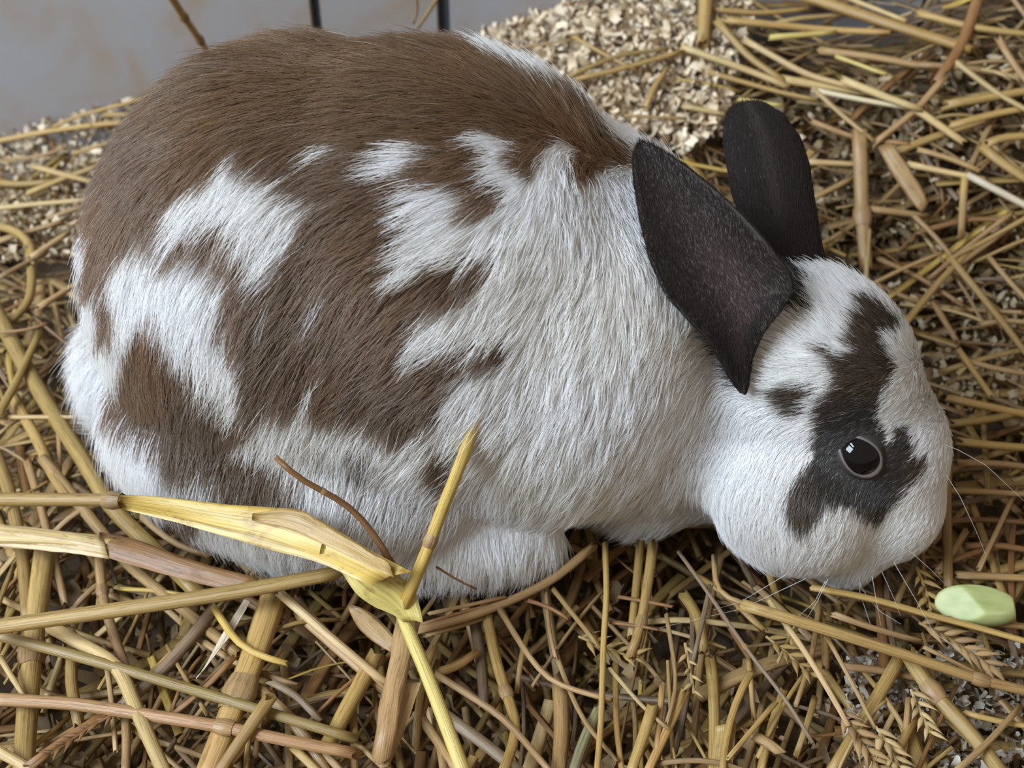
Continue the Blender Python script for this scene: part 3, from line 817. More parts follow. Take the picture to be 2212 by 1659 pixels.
# left of the rump
for pts, w, tone, dz, nodes in [
    ([(95,1199),(75,1357),(60,1516),(50,1680)], 46, 'gold', (.004,.004), (.45,)), ([(100,1000),(179,1099),(278,1222),(397,1318),(508,1409)], 26, 'tan', (.006,.004), ()),
    ([(-15,660),(51,786),(111,888),(189,1006),(240,1100),(318,1171),(433,1286)], 36, 'olive', (.008,.004), ()), ([(120,1360),(254,1433),(310,1568),(365,1690)], 31, 'pale', (.010,.012), ()),
    ([(214,1199),(222,1298),(254,1397),(272,1445)], 22, 'tan', (.006,.006), (.3,)), ([(461,1318),(357,1445),(270,1520)], 30, 'grey', (.008,.004), ()),
    ([(465,1316),(520,1405),(616,1433)], 17, 'yellow', (.014,.012), ()), ([(504,1421),(445,1489),(380,1538)], 14, 'brown', (.010,.006), ()),
    ([(576,1518),(530,1585),(465,1680)], 31, 'olive', (.016,.010), ()), ([(-10,905),(34,830),(84,722)], 19, 'olive', (.012,.014), ()),
    ([(-10,719),(60,714),(98,700)], 8, 'tan', (.014,.014), ()), ([(20,901),(159,901)], 11, 'pale', (.008,.008), ()), ([(0,598),(95,548)], 12, 'tan', (.010,.010), ()),
    ([(64,540),(70,610),(62,660),(15,700)], 20, 'olive', (.008,.004), ()), ([(86,663),(170,610)], 15, 'tan', (.010,.012), ()), ([(30,862),(84,955),(111,1022),(150,1080)], 24, 'gold', (.004,.006), ()),
    ([(-10,980),(20,1060),(50,1200),(60,1340)], 28, 'olive', (.002,.002), ()), ([(60,1000),(85,1080),(110,1180),(140,1300)], 18, 'tan', (.002,.002), ()),
    ([(400,1140),(440,1170),(480,1150)], 10, 'olive', (.014,.018), ()), ([(310,1120),(380,1180),(450,1200)], 16, 'tan', (.006,.006), ()),
    ([(0,1420),(30,1470),(50,1500)], 12, 'pale', (.010,.010), ()), ([(-10,1620),(30,1640),(70,1665)], 24, 'pale', (.010,.006), ()), ([(70,1650),(150,1590),(225,1545)], 22, 'brown', (.008,.010), ()),
    ([(270,1540),(275,1600),(270,1680)], 20, 'tan', (.004,.004), ()), ([(225,1400),(240,1500),(250,1620)], 12, 'pale', (.002,.002), ()), ([(640,1620),(700,1680)], 20, 'gold', (.006,.006), ()),
    ([(560,1490),(640,1560),(700,1660)], 28, 'tan', (.004,.004), ()), ([(590,1475),(640,1500),(690,1555)], 18, 'grey', (.010,.008), ()),
    ([(160,1380),(150,1470),(170,1560)], 26, 'tan', (.000,.000), ()), ([(430,1380),(520,1440),(640,1480)], 16, 'tan', (.002,.002), ()),
]: straw(pts, w, tone, 'rump' if pts[0][1] < 1000 else 'belly', dz, nodes)
# before the belly and foot
for pts, w, tone, dz, nodes in [
    ([(610,1286),(719,1381),(790,1440),(838,1480)], 22, 'pale', (.014,.008), ()), ([(640,1296),(740,1400),(850,1500)], 14, 'tan', (.010,.006), ()), ([(650,1330),(740,1410),(830,1490)], 26, 'tan', (.004,.002), ()),
    ([(805,1430),(731,1564),(672,1680)], 40, 'gold', (.006,.002), ()), ([(1275,1185),(1196,1254),(1077,1310),(997,1338),(900,1362)], 22, 'tan', (.014,.010), ()),
    ([(1307,1180),(1311,1278),(1303,1397),(1299,1556),(1288,1680)], 14, 'gold', (.014,.012), ()), ([(1050,1322),(1073,1437),(1096,1504),(1122,1576),(1085,1670)], 25, 'gold', (.008,.004), (.50,)),
    ([(1081,1318),(1128,1397),(1184,1473),(1235,1489),(1315,1512)], 14, 'tan', (.012,.012), ()), ([(1196,1274),(1240,1330),(1295,1397)], 12, 'gold', (.010,.010), ()),
    ([(942,1457),(1020,1505),(1096,1556),(1140,1610),(1200,1680)], 17, 'tan', (.008,.006), ()), ([(905,1545),(945,1600),(990,1670)], 22, 'tan', (.004,.004), ()), ([(960,1545),(1040,1600),(1125,1670)], 30, 'grey', (.004,.002), ()),
    ([(1144,1298),(1190,1312),(1225,1335)], 10, 'brown', (.012,.012), ()), ([(1180,1280),(1185,1360),(1200,1420)], 9, 'tan', (.010,.010), ()), ([(930,1325),(1010,1308),(1090,1290)], 10, 'tan', (.012,.014), ()),
    ([(905,1350),(1000,1322),(1080,1300)], 9, 'brown', (.010,.012), ()), ([(920,1372),(1000,1352),(1060,1330)], 11, 'tan', (.008,.008), ()), ([(945,1452),(990,1440),(1025,1412)], 22, 'gold', (.004,.006), ()),
    ([(1025,1340),(1040,1420),(1045,1520)], 26, 'grey', (.002,.000), ()), ([(1210,1480),(1215,1580),(1205,1680)], 36, 'tan', (.001,.000), ()), ([(1290,1540),(1260,1600),(1235,1680)], 26, 'green', (.004,.002), ()),
    ([(1200,1410),(1225,1480),(1260,1560),(1330,1640)], 12, 'tan', (.008,.008), ()), ([(1330,1440),(1330,1560),(1345,1680)], 14, 'gold', (.006,.006), ()),
]: straw(pts, w, tone, 'belly', dz, nodes)
# under the chin and nose
straw([(1608,1308),(1704,1336),(1847,1380),(1982,1423),(2125,1472),(2260,1502)], 26, 'gold', None, (0.020, 0.016), (0.79,), 0.85, False, 'long golden straw stalk with a white cut end under the rabbit\'s chin')
straw([(1965,1420),(2002,1484),(2066,1548),(2133,1626),(2175,1690)], 36, 'gold', None, (0.010, 0.006), (0.28,), 0.8, False, 'thick brownish golden straw stalk beside the white shavings')
for pts, w, tone, dz, nodes in [
    ([(1383,1180),(1381,1210),(1364,1369)], 20, 'gold', (.008,.006), ()), ([(1410,1180),(1408,1205),(1384,1359),(1362,1415)], 23, 'gold', (.012,.008), (.72,)), ([(1543,1205),(1545,1260),(1549,1292),(1603,1302)], 13, 'tan', (.016,.016), ()),
    ([(1468,1195),(1536,1289),(1603,1390),(1647,1447),(1704,1518),(1755,1605)], 10, 'grey', (.020,.016), (.55,)), ([(1534,1268),(1515,1350),(1499,1423)], 11, 'grey', (.018,.014), ()),
    ([(1662,1300),(1721,1380),(1760,1440),(1796,1501),(1830,1562)], 14, 'pale', (.014,.012), ()), ([(1620,1455),(1590,1510),(1572,1570),(1558,1680)], 17, 'gold', (.010,.006), ()),
    ([(1675,1518),(1620,1582),(1575,1635)], 12, 'gold', (.010,.010), ()), ([(1408,1532),(1390,1590),(1358,1680)], 25, 'gold', (.012,.006), ()), ([(1477,1500),(1440,1580),(1392,1680)], 21, 'gold', (.008,.004), ()),
    ([(1431,1482),(1424,1560),(1418,1620)], 14, 'gold', (.010,.006), ()), ([(1320,1447),(1360,1495),(1394,1535),(1440,1572)], 10, 'pale', (.012,.010), ()), ([(1759,1270),(1880,1292),(2008,1329),(2100,1352),(2250,1395)], 16, 'gold', (.016,.014), ()),
    ([(1944,1420),(1905,1490),(1870,1548),(1795,1670)], 29, 'gold', (.006,.002), ()), ([(1786,1376),(1830,1454),(1890,1572)], 10, 'tan', (.010,.010), ()), ([(2045,1010),(2044,1100),(2049,1268)], 22, 'olive', (.006,.006), ()),
    ([(1963,1515),(1955,1600),(1946,1680)], 14, 'tan', (.006,.004), ()), ([(1806,1329),(1860,1350),(1914,1366),(1985,1385)], 15, 'tan', (.010,.008), ()), ([(2069,1242),(2240,1250)], 18, 'tan', (.004,.004), ()),
    ([(2076,1340),(2240,1356)], 16, 'gold', (.006,.006), ()), ([(1480,1290),(1510,1330),(1520,1400)], 26, 'olive', (.002,.002), ()), ([(1536,1430),(1545,1550),(1540,1680)], 26, 'olive', (.001,.001), ()),
    ([(1340,1290),(1400,1300),(1450,1310)], 9, 'brown', (.010,.010), ()), ([(1320,1345),(1380,1352),(1420,1360)], 8, 'brown', (.010,.010), ()), ([(1440,1330),(1455,1420),(1465,1490),(1440,1560)], 10, 'tan', (.012,.010), ()),
    ([(1720,1335),(1800,1360),(1990,1420)], 14, 'tan', (.006,.006), ()), ([(2000,1400),(2080,1440),(2150,1475)], 10, 'tan', (.010,.008), ()), ([(1830,1440),(1920,1450),(2000,1470)], 18, 'tan', (.002,.002), ()),
    ([(2085,1540),(2160,1560),(2240,1572)], 14, 'gold', (.008,.008), ()), ([(2060,1670),(2130,1610),(2200,1530)], 14, 'tan', (.012,.012), ()), ([(1690,1500),(1660,1590),(1640,1680)], 20, 'olive', (.002,.002), ()),
    ([(1770,1300),(1755,1420),(1720,1520)], 12, 'tan', (.003,.003), ()), ([(2030,1230),(2060,1190),(2085,1150)], 16, 'tan', (.004,.004), ()), ([(1990,1160),(1994,1230),(2000,1290)], 12, 'brown', (.004,.004), ()),
]: straw(pts, w, tone, 'chin', dz, nodes)
leaf([(1545,1570),(1540,1620),(1530,1680)], [(1590,1560),(1585,1620),(1580,1680)], 'olive', (.004,.002), (.006,.002), None, 'straw_leaf', 8, 0.1, False, None, 'chin')
leaf([(1600,1570),(1660,1590),(1700,1625)], [(1610,1590),(1650,1612),(1675,1630)], 'tan', (.006,.006), (.006,.006), None, 'straw_leaf', 8, 0.1, False, None, 'chin')
# bank behind the ears
straw([(1526,-30),(1523,30),(1519,84)], 31, 'gold', None, (0.012, 0.008), (), 0.9, False, 'short thick straw stalk standing up against the wood shavings')
leaf([(1925,308),(1955,350),(1990,405),(2005,440)], [(1895,318),(1930,380),(1965,430),(1990,460)], 'tan', (.016,.012), (.014,.012), None, 'straw_leaf', 10, 0.08, False, 'broad pale brown straw leaf hanging over the bank beside the far ear')
straw([(1857,300),(1860,380),(1862,456),(1870,570)], 32, 'tan', None, (0.012, 0.010), (0.62,), 0.7, False, 'thick tan straw stalk pointing down the bank beside the far ear')
for pts, w, tone, dz, nodes in [
    ([(1550,47),(1617,125),(1690,172)], 18, 'olive', (.012,.010), ()), ([(1573,44),(1776,64),(1915,70)], 19, 'gold', (.010,.010), ()), ([(1672,80),(1730,76),(1800,70)], 15, 'lime', (.012,.012), ()),
    ([(1740,-8),(1928,54),(2085,103)], 28, 'gold', (.008,.008), ()), ([(1843,0),(1955,44)], 12, 'pale', (.012,.012), ()), ([(1480,104),(1624,155),(1695,184)], 18, 'pale', (.010,.010), ()),
    ([(1617,91),(1742,162),(1850,191)], 16, 'pale', (.014,.012), ()), ([(1535,157),(1681,199),(1760,215)], 13, 'gold', (.008,.008), ()), ([(1810,123),(1911,160)], 11, 'lime', (.014,.014), ()),
    ([(1685,170),(1780,186),(1880,200)], 22, 'pale', (.008,.008), ()), ([(1760,195),(1877,219),(1975,234)], 14, 'white', (.012,.012), ()), ([(1830,176),(1911,209),(1980,234)], 20, 'pale', (.016,.016), ()),
    ([(1762,196),(1820,250),(1885,302)], 11, 'pale', (.014,.012), ()), ([(1976,234),(2078,305)], 19, 'pale', (.014,.012), ()), ([(2042,165),(1975,243),(1890,308)], 16, 'tan', (.012,.010), ()),
    ([(2115,-10),(2080,95),(2025,175)], 24, 'brown', (.010,.010), ()), ([(2134,310),(2150,297),(2250,292)], 20, 'gold', (.012,.012), ()), ([(2130,325),(2160,350),(2230,395)], 23, 'olive', (.012,.010), ()),
    ([(1985,324),(2050,340),(2113,368)], 14, 'tan', (.010,.010), ()), ([(2100,383),(2250,462)], 18, 'white', (.012,.012), ()), ([(1970,356),(2040,372),(2120,386)], 16, 'pale', (.010,.010), ()),
    ([(1745,350),(1850,355)], 16, 'pale', (.008,.008), ()), ([(2084,385),(2080,440),(2076,510)], 16, 'gold', (.010,.008), ()), ([(2250,452),(2130,520),(2046,562)], 12, 'gold', (.012,.012), ()),
    ([(2180,464),(2080,540),(2010,600)], 12, 'tan', (.012,.012), ()), ([(1978,469),(2030,520),(2070,572)], 12, 'tan', (.010,.010), ()), ([(1884,452),(1999,466)], 18, 'tan', (.008,.008), ()),
    ([(1750,432),(1840,386)], 14, 'tan', (.006,.006), ()), ([(2060,130),(2150,200),(2240,250)], 14, 'pale', (.010,.010), ()), ([(1990,140),(2080,145),(2230,170)], 16, 'tan', (.008,.008), ()),
    ([(1600,215),(1690,228)], 10, 'lime', (.010,.010), ()), ([(1480,230),(1560,246)], 14, 'pale', (.008,.008), ()), ([(2050,225),(2140,210),(2250,190)], 22, 'gold', (.008,.008), ()), ([(2060,270),(2150,245),(2250,228)], 18, 'gold', (.006,.006), ()),
    ([(1930,330),(2020,295),(2120,262)], 20, 'gold', (.004,.004), ()), ([(1760,265),(1850,300),(1960,310)], 14, 'tan', (.006,.006), ()), ([(1990,30),(2100,60),(2230,75)], 18, 'gold', (.008,.008), ()),
    ([(1540,20),(1640,30),(1740,20)], 14, 'gold', (.006,.006), ()), ([(1780,110),(1900,125),(2030,150)], 20, 'tan', (.004,.004), ()), ([(2160,90),(2190,140),(2230,190)], 16, 'tan', (.012,.012), ()),
    ([(1230,165),(1330,120),(1440,105)], 12, 'gold', (.012,.012), ()), ([(1250,170),(1340,150),(1470,112)], 14, 'gold', (.010,.010), ()), ([(1080,105),(1150,100),(1240,85)], 8, 'tan', (.010,.010), ()),
    ([(1240,80),(1300,115),(1370,150)], 9, 'gold', (.012,.012), ()), ([(1350,250),(1480,256)], 8, 'gold', (.012,.012), ()), ([(1395,230),(1410,190),(1440,150)], 14, 'gold', (.010,.010), ()),
]: straw(pts, w, tone, 'ears', dz, nodes)
# in front of the forehead
for pts, w, tone, dz, nodes in [
    ([(1872,620),(1960,575),(2030,548)], 10, 'tan', (.012,.012), ()), ([(1950,705),(2026,611),(2090,545)], 16, 'gold', (.010,.010), ()), ([(2055,560),(2130,651),(2230,780)], 16, 'gold', (.012,.012), ()),
    ([(2019,658),(2065,735)], 14, 'tan', (.008,.008), ()), ([(1876,500),(1873,560),(1870,615)], 11, 'pale', (.012,.012), ()), ([(2072,757),(2140,855)], 14, 'gold', (.010,.010), ()),
    ([(2055,862),(2140,880),(2240,900)], 20, 'gold', (.008,.008), ()), ([(2060,915),(2150,905),(2240,880)], 18, 'gold', (.006,.006), ()), ([(2080,955),(2160,965),(2240,968)], 20, 'gold', (.006,.006), ()),
    ([(2070,1000),(2160,1000),(2240,1012)], 16, 'tan', (.006,.006), ()), ([(2050,1060),(2140,1062),(2240,1070)], 14, 'tan', (.006,.006), ()), ([(2120,700),(2180,690),(2240,700)], 14, 'tan', (.006,.006), ()),
    ([(1900,560),(1990,600),(2080,660)], 12, 'tan', (.004,.004), ()), ([(2090,780),(2160,800),(2240,810)], 14, 'tan', (.006,.006), ()), ([(2140,560),(2190,620),(2240,670)], 12, 'tan', (.010,.010), ()),
    ([(2010,1130),(2100,1120),(2230,1130)], 14, 'brown', (.004,.004), ()), ([(2090,1180),(2150,1175),(2230,1190)], 16, 'brown', (.004,.004), ()), ([(1990,500),(2100,470),(2220,480)], 14, 'brown', (.004,.004), ()),
]: straw(pts, w, tone, 'face', dz, nodes)
# by the wall
straw([(362,-20),(395,34),(435,91),(470,150)], 17, 'gold', None, (0.140, 0.062), (0.35, 0.65), 0.9, True, 'straw stalk leaning upright against the pale tiled wall')
straw([(952,-15),(930,20),(903,60)], 9, 'gold', None, (0.125, 0.098), (), 0.9, True, 'thin golden straw leaning in the corner joint above the rabbit\'s back')
straw([(897,-15),(905,20),(893,50)], 6, 'tan', None, (0.128, 0.105), (), 0.9, True, 'thin curled straw fibre hanging at the wall above the rabbit\'s back')
for pts, w, tone, dz, nodes in [
    ([(120,272),(169,250),(280,222),(380,192)], 10, 'gold', (.010,.010), ()), ([(-10,306),(101,284),(220,268),(320,262)], 14, 'gold', (.008,.008), ()), ([(160,332),(275,296)], 9, 'gold', (.010,.010), ()),
    ([(-10,450),(90,440),(195,431)], 13, 'pale', (.010,.010), ()), ([(76,360),(140,378),(212,396)], 14, 'pale', (.012,.012), ()), ([(64,416),(149,381),(220,356)], 15, 'gold', (.010,.010), ()),
    ([(68,556),(145,505)], 15, 'pale', (.010,.010), ()), ([(-10,486),(40,500),(68,530),(70,570)], 20, 'gold', (.010,.008), ()), ([(230,248),(320,248)], 12, 'gold', (.010,.010), ()),
    ([(0,395),(50,400),(110,392)], 16, 'olive', (.006,.006), ()), ([(0,520),(60,500),(130,480)], 14, 'tan', (.006,.006), ()), ([(110,470),(150,455),(180,445)], 12, 'tan', (.006,.006), ()), ([(10,345),(80,340),(140,320)], 8, 'tan', (.008,.008), ()),
]: straw(pts, w, tone, 'wall', dz, nodes)

# ---- loose stalks of the top layer, one object each
RABBIT_OUT = [(130,480),(200,380),(280,240),(420,140),(600,70),(850,40),(1000,60),(1250,190),(1380,280),(1550,380),(1560,260),(1620,210),(1700,240),(1770,400),(1790,520),(1870,640),(2000,750),(2070,950),(2010,1160),(1900,1260),
              (1700,1270),(1520,1210),(1280,1210),(1100,1310),(880,1310),(500,1200),(230,1040),(140,880)]
def zone_of(x, y):
    if y < 560 and x < 1000: return 'wall'
    if x < 560 and y < 1100: return 'rump'
    if y < 500: return 'ears'
    if x > 1850 and y < 1230: return 'face'
    if x < 1330: return 'belly'
    return 'chin'
def lean_of(x, y):
    """typical run of the straw there, as an angle on the bed"""
    if y < 520 and x > 1000: return rng.normal(-0.25, 0.55)
    if y < 560: return rng.normal(0.1, 0.5)
    if x < 560 and y < 1100: return rng.normal(-1.0, 0.9)
    if x > 1850 and y < 1230: return rng.normal(0.0, 0.6)
    return rng.normal(1.5, 0.75)
names = list(TONES)
tone_p = {'gold': .34, 'tan': .24, 'pale': .10, 'olive': .10, 'brown': .12, 'grey': .05, 'yellow': .05}
def random_path(x, y, n, L, zoff, sag=0.004):
    c = on_bed(x, y, 0.0); a = lean_of(x, y) + (math.pi if rng.random() < .5 else 0)
    bend = rng.normal() * 0.16
    t = np.linspace(-0.5, 0.5, n)
    ang = a + bend * t
    dx = np.cumsum(np.cos(ang)) * L / n; dy = np.cumsum(np.sin(ang)) * L / n
    dx -= dx.mean(); dy -= dy.mean()
    X, Y = c[0] + dx, np.minimum(c[1] + dy, YW - 0.006)
    Z = terrain(X, Y) + zoff + rng.normal() * 0.05 * (t * L) + sag * np.sin(np.pi * (t + .5))
    return np.stack([X, Y, Z], 1)
count = 0
while count < 80:
    x, y = rng.uniform(-20, 2230), rng.uniform(40, 1680)
    if inside(np.array([[x, y]]), RABBIT_OUT)[0] or (y < 300 and x < 1500): continue
    z = zone_of(x, y)
    tone = rng.choice(list(tone_p), p=list(tone_p.values()))
    path = random_path(x, y, 8, rng.uniform(0.03, 0.075), rng.uniform(-0.006, 0.004))
    uv = flank_map(path)
    if inside(uv, RABBIT_OUT).any(): continue
    r = rng.uniform(0.0007, 0.0019) * rng.uniform(.7, 1.1)
    base = path.mean(0)
    o = link('straw_stalk', stalk_mesh('straw', path - base, r * np.linspace(1, .85, 8), TONES[tone] * rng.uniform(.75, 1.1), sides=7, squash=rng.uniform(.5, 1)), STRAW)
    o.location = base; stalk_tag(o, z, tone, 2 * r * 5200, False, False)
    count += 1

# ---- the uncountable straw underneath: one object
def straw_mass(m, depth0, depth1, seed):
    r_ = np.random.default_rng(seed)
    n, sides = 7, 5
    cx = r_.uniform(-0.46, 0.46, m); cy = r_.uniform(-0.22, YW - 0.01, m)
    cx = np.r_[cx, r_.uniform(-0.95, 0.95, m)]; cy = np.r_[cy, r_.uniform(-0.65, YW - 0.01, m)]
    out = (np.abs(cx) > 0.46) | (cy < -0.22); out[:m] = True; cx, cy = cx[out], cy[out]; m = len(cx)
    ang = np.where((cy > 0.10) & (cx > 0), r_.normal(-0.2, 0.6, m), np.where(cx > 0.17, r_.normal(0, .8, m), r_.normal(1.5, 0.85, m)))
    ang = np.where((cx < -0.12) & (cy > 0.0), r_.normal(-0.6, 1.0, m), ang)
    uvc = flank_map(np.stack([cx, cy, terrain(cx, cy)], 1))
    off = inside(uvc, [(1020,60),(1240,-60),(1600,-60),(1500,240),(1440,300),(1330,260),(1150,150)]) & (r_.random(m) < 0.85)
    cx, cy, ang = cx[~off], cy[~off], ang[~off]; m = len(cx)
    L = r_.uniform(0.03, 0.13, m); bend = r_.normal(size=m) * 0.22
    t = np.linspace(-0.5, 0.5, n)
    A = ang[:, None] + bend[:, None] * t
    dx = np.cumsum(np.cos(A), 1) * (L / n)[:, None]; dy = np.cumsum(np.sin(A), 1) * (L / n)[:, None]
    X = cx[:, None] + dx - dx.mean(1, keepdims=True); Y = np.minimum(cy[:, None] + dy - dy.mean(1, keepdims=True), YW - 0.004)
    Z = terrain(X, Y) - r_.uniform(depth0, depth1, m)[:, None] + (r_.normal(size=m) * 0.10)[:, None] * (t * L[:, None])
    Z = np.minimum(Z, terrain(X, Y) + 0.002)
    P = np.stack([X, Y, Z], -1)
    tg = np.gradient(P, axis=1); tg /= np.linalg.norm(tg, axis=2, keepdims=True)
    s = np.cross(tg, [0, 0, 1.0]); s /= np.maximum(np.linalg.norm(s, axis=2, keepdims=True), 1e-6)
    u = np.cross(s, tg)
    rr = r_.uniform(0.0006, 0.0021, m); sq = r_.uniform(0.3, 1.0, m)
    flat = r_.random(m) < 0.30; rr = np.where(flat, r_.uniform(0.0014, 0.0038, m), rr); sq = np.where(flat, r_.uniform(0.06, 0.16, m), sq)
    a = np.arange(sides) * 2 * np.pi / sides
    V = P[:, :, None] + rr[:, None, None, None] * (s[:, :, None] * np.cos(a)[None, None, :, None] + u[:, :, None] * np.sin(a)[None, None, :, None] * sq[:, None, None, None])
    i = np.arange(n - 1)[:, None]; j = np.arange(sides)[None]
    q = np.stack([i * sides + j, i * sides + (j + 1) % sides, (i + 1) * sides + (j + 1) % sides, (i + 1) * sides + j], -1).reshape(-1, 4)
    Q = (q[None] + (np.arange(m) * n * sides)[:, None, None]).reshape(-1, 4)
    keys = list(tone_p); pk = np.array([.24, .26, .07, .12, .22, .07, .02])
    tone = np.array([TONES[k] for k in keys])[r_.choice(len(keys), m, p=pk)] * r_.uniform(0.60, 1.05, (m, 1))
    C = np.broadcast_to(tone[:, None, None], (m, n, sides, 3)).reshape(-1, 3)
    al = np.broadcast_to((t[None] * L[:, None])[:, :, None], (m, n, sides)); ar = np.broadcast_to(np.cos(a)[None, None], (m, n, sides))
    sd = np.broadcast_to((r_.random(m) * 9)[:, None, None], (m, n, sides))
    return np_mesh('straw_litter', V.reshape(-1, 3), Q, C, np.stack([ar, al, sd], -1).reshape(-1, 3))
sl = link('straw_litter', straw_mass(4200, 0.001, 0.052, 4), STRAW)
tag(sl, 'tangled mass of broken dry straw covering the floor under the rabbit', 'straw', kind='stuff')

# ---- wood shavings
def shaving_material():
    nt = NT('wood_shaving')
    at = nt.n('Attribute', attribute_name='tint')
    n1 = nt.n('TexNoise', Scale=500.0, Detail=2.0)
    m1 = nt.n('MixRGB', blend_type='MULTIPLY'); m1.inputs[0].default_value = 0.35
    nt.l(at.outputs['Color'], m1.inputs[1]); nt.l(n1.outputs[0], m1.inputs[2])
    b = nt.n('BsdfPrincipled', Roughness=0.75); nt.l(m1.outputs[0], b.inputs['Base Color'])
    return nt.surf(b.outputs[0])
def shavings(cx, cy, zoff, size, tone, seed):
    r_ = np.random.default_rng(seed)
    m = len(cx); nu, nv = 4, 3
    Lx = size * r_.uniform(0.6, 1.6, m); Ly = size * r_.uniform(0.3, 0.8, m)
    cur = r_.uniform(0.4, 2.4, m)
    u = np.linspace(-.5, .5, nu)[None, :, None]; v = np.linspace(-.5, .5, nv)[None, None, :]
    th = cur[:, None, None] * u
    Rr = Lx[:, None, None] / cur[:, None, None]
    lx = Rr * np.sin(th) + 0 * v; lz = Rr * (1 - np.cos(th)) + 0 * v
    ly = Ly[:, None, None] * v * (1 - 0.5 * np.abs(u) * r_.uniform(0, 1.6, m)[:, None, None])
    P = np.stack([lx, ly, lz], -1)
    P = P + r_.normal(size=P.shape) * (size * 0.06)[:, None, None, None]
    q = r_.normal(size=(m, 4)); q[:, 3] *= 1.2; q /= np.linalg.norm(q, axis=1)[:, None]
    w, x, y, z = q.T
    R = np.stack([np.stack([1-2*(y*y+z*z), 2*(x*y-z*w), 2*(x*z+y*w)], -1), np.stack([2*(x*y+z*w), 1-2*(x*x+z*z), 2*(y*z-x*w)], -1), np.stack([2*(x*z-y*w), 2*(y*z+x*w), 1-2*(x*x+y*y)], -1)], 1)
    P = np.einsum('mij,mabj->mabi', R, P)
    c = np.stack([cx, np.minimum(cy, YW - 0.006), terrain(cx, np.minimum(cy, YW - .006)) + zoff], -1)
    V = (c[:, None, None] + P).reshape(-1, 3)
    i, j = np.meshgrid(np.arange(nu - 1), np.arange(nv - 1), indexing='ij')
    b = (i * nv + j).ravel()
    qd = np.stack([b, b + nv, b + nv + 1, b + 1], 1)
    Q = (qd[None] + (np.arange(m) * nu * nv)[:, None, None]).reshape(-1, 4)
    C = np.broadcast_to((tone * r_.uniform(.7, 1.1, (m, 1)))[:, None], (m, nu * nv, 3)).reshape(-1, 3)
    V[:, 1] = np.minimum(V[:, 1], YW - 0.003)
    return V, Q, C
def scatter(m, polys, seed, z=(-.006, .004), size=(.002, .006), tones=((.62, .47, .30), (.74, .62, .45))):
    r_ = np.random.default_rng(seed); pts = []
    while len(pts) < m:
        pl = polys[r_.integers(len(polys))]
        q = np.array(pl); x, y = r_.uniform(q[:, 0].min(), q[:, 0].max()), r_.uniform(q[:, 1].min(), q[:, 1].max())
        if inside(np.array([[x, y]]), pl)[0]: pts.append(on_bed(x, y)[:2])
    pts = np.array(pts)
    k = r_.random((m, 1))
    return shavings(pts[:, 0], pts[:, 1], r_.uniform(z[0], z[1], m), r_.uniform(size[0], size[1], m), np.array(tones[0]) * k + np.array(tones[1]) * (1 - k), seed + 1)
SH = shaving_material()
for polys, m, seed, size, tones, lab in (
    ([[(1020,60),(1240,-20),(1640,-20),(1560,260),(1480,330),(1330,260),(1150,150)]], 2400, 31, (.0035,.009), ((.80,.60,.37),(.90,.76,.55)), 'heap of pale curled wood shavings banked against the wall behind the rabbit'),
    ([[(-30,290),(110,262),(360,190),(300,300),(210,400),(160,560),(-30,560)]], 900, 41, (.003,.007), ((.56,.40,.22),(.78,.64,.45)), 'pale wood shavings scattered along the wall behind the rabbit\'s rump'),
    ([[(1830,1390),(2230,1380),(2230,1680),(1830,1680)]], 600, 51, (.0025,.006), ((.44,.37,.28),(.64,.58,.48)), 'white wood shavings showing through the straw near the green vegetable piece'),
    ([[(1880,600),(2230,560),(2230,860),(2080,860)],[(1480,250),(1600,120),(2230,60),(2230,520),(1780,520)]], 500, 61, (.003,.007), ((.50,.38,.22),(.62,.50,.33)), 'pale wood shavings mixed into the straw before the rabbit\'s forehead'),
):
    V, Q, C = scatter(m, polys, seed, size=size, tones=tones, z=(-.006, .006) if seed < 50 else (-.012, -.001))
    tag(link('wood_shavings', np_mesh('shavings', V, Q, C), SH), lab, 'shavings', kind='stuff')

CHAFF_AREA = [[(-30,560),(140,560),(200,1040),(500,1220),(880,1310),(1280,1210),(2060,1270),(2240,560),(2240,1690),(-30,1690)], [(1500,250),(1600,150),(2240,30),(2240,560),(1800,560)]]
V, Q, C = scatter(2000, CHAFF_AREA, 71, z=(-.044, -.014), size=(.004, .012), tones=((.22,.14,.065),(.40,.275,.13)))
tag(link('straw_chaff', np_mesh('chaff', V, Q, C), SH), 'crushed brown chaff and leaf scraps filling the gaps of the straw', 'chaff', kind='stuff')

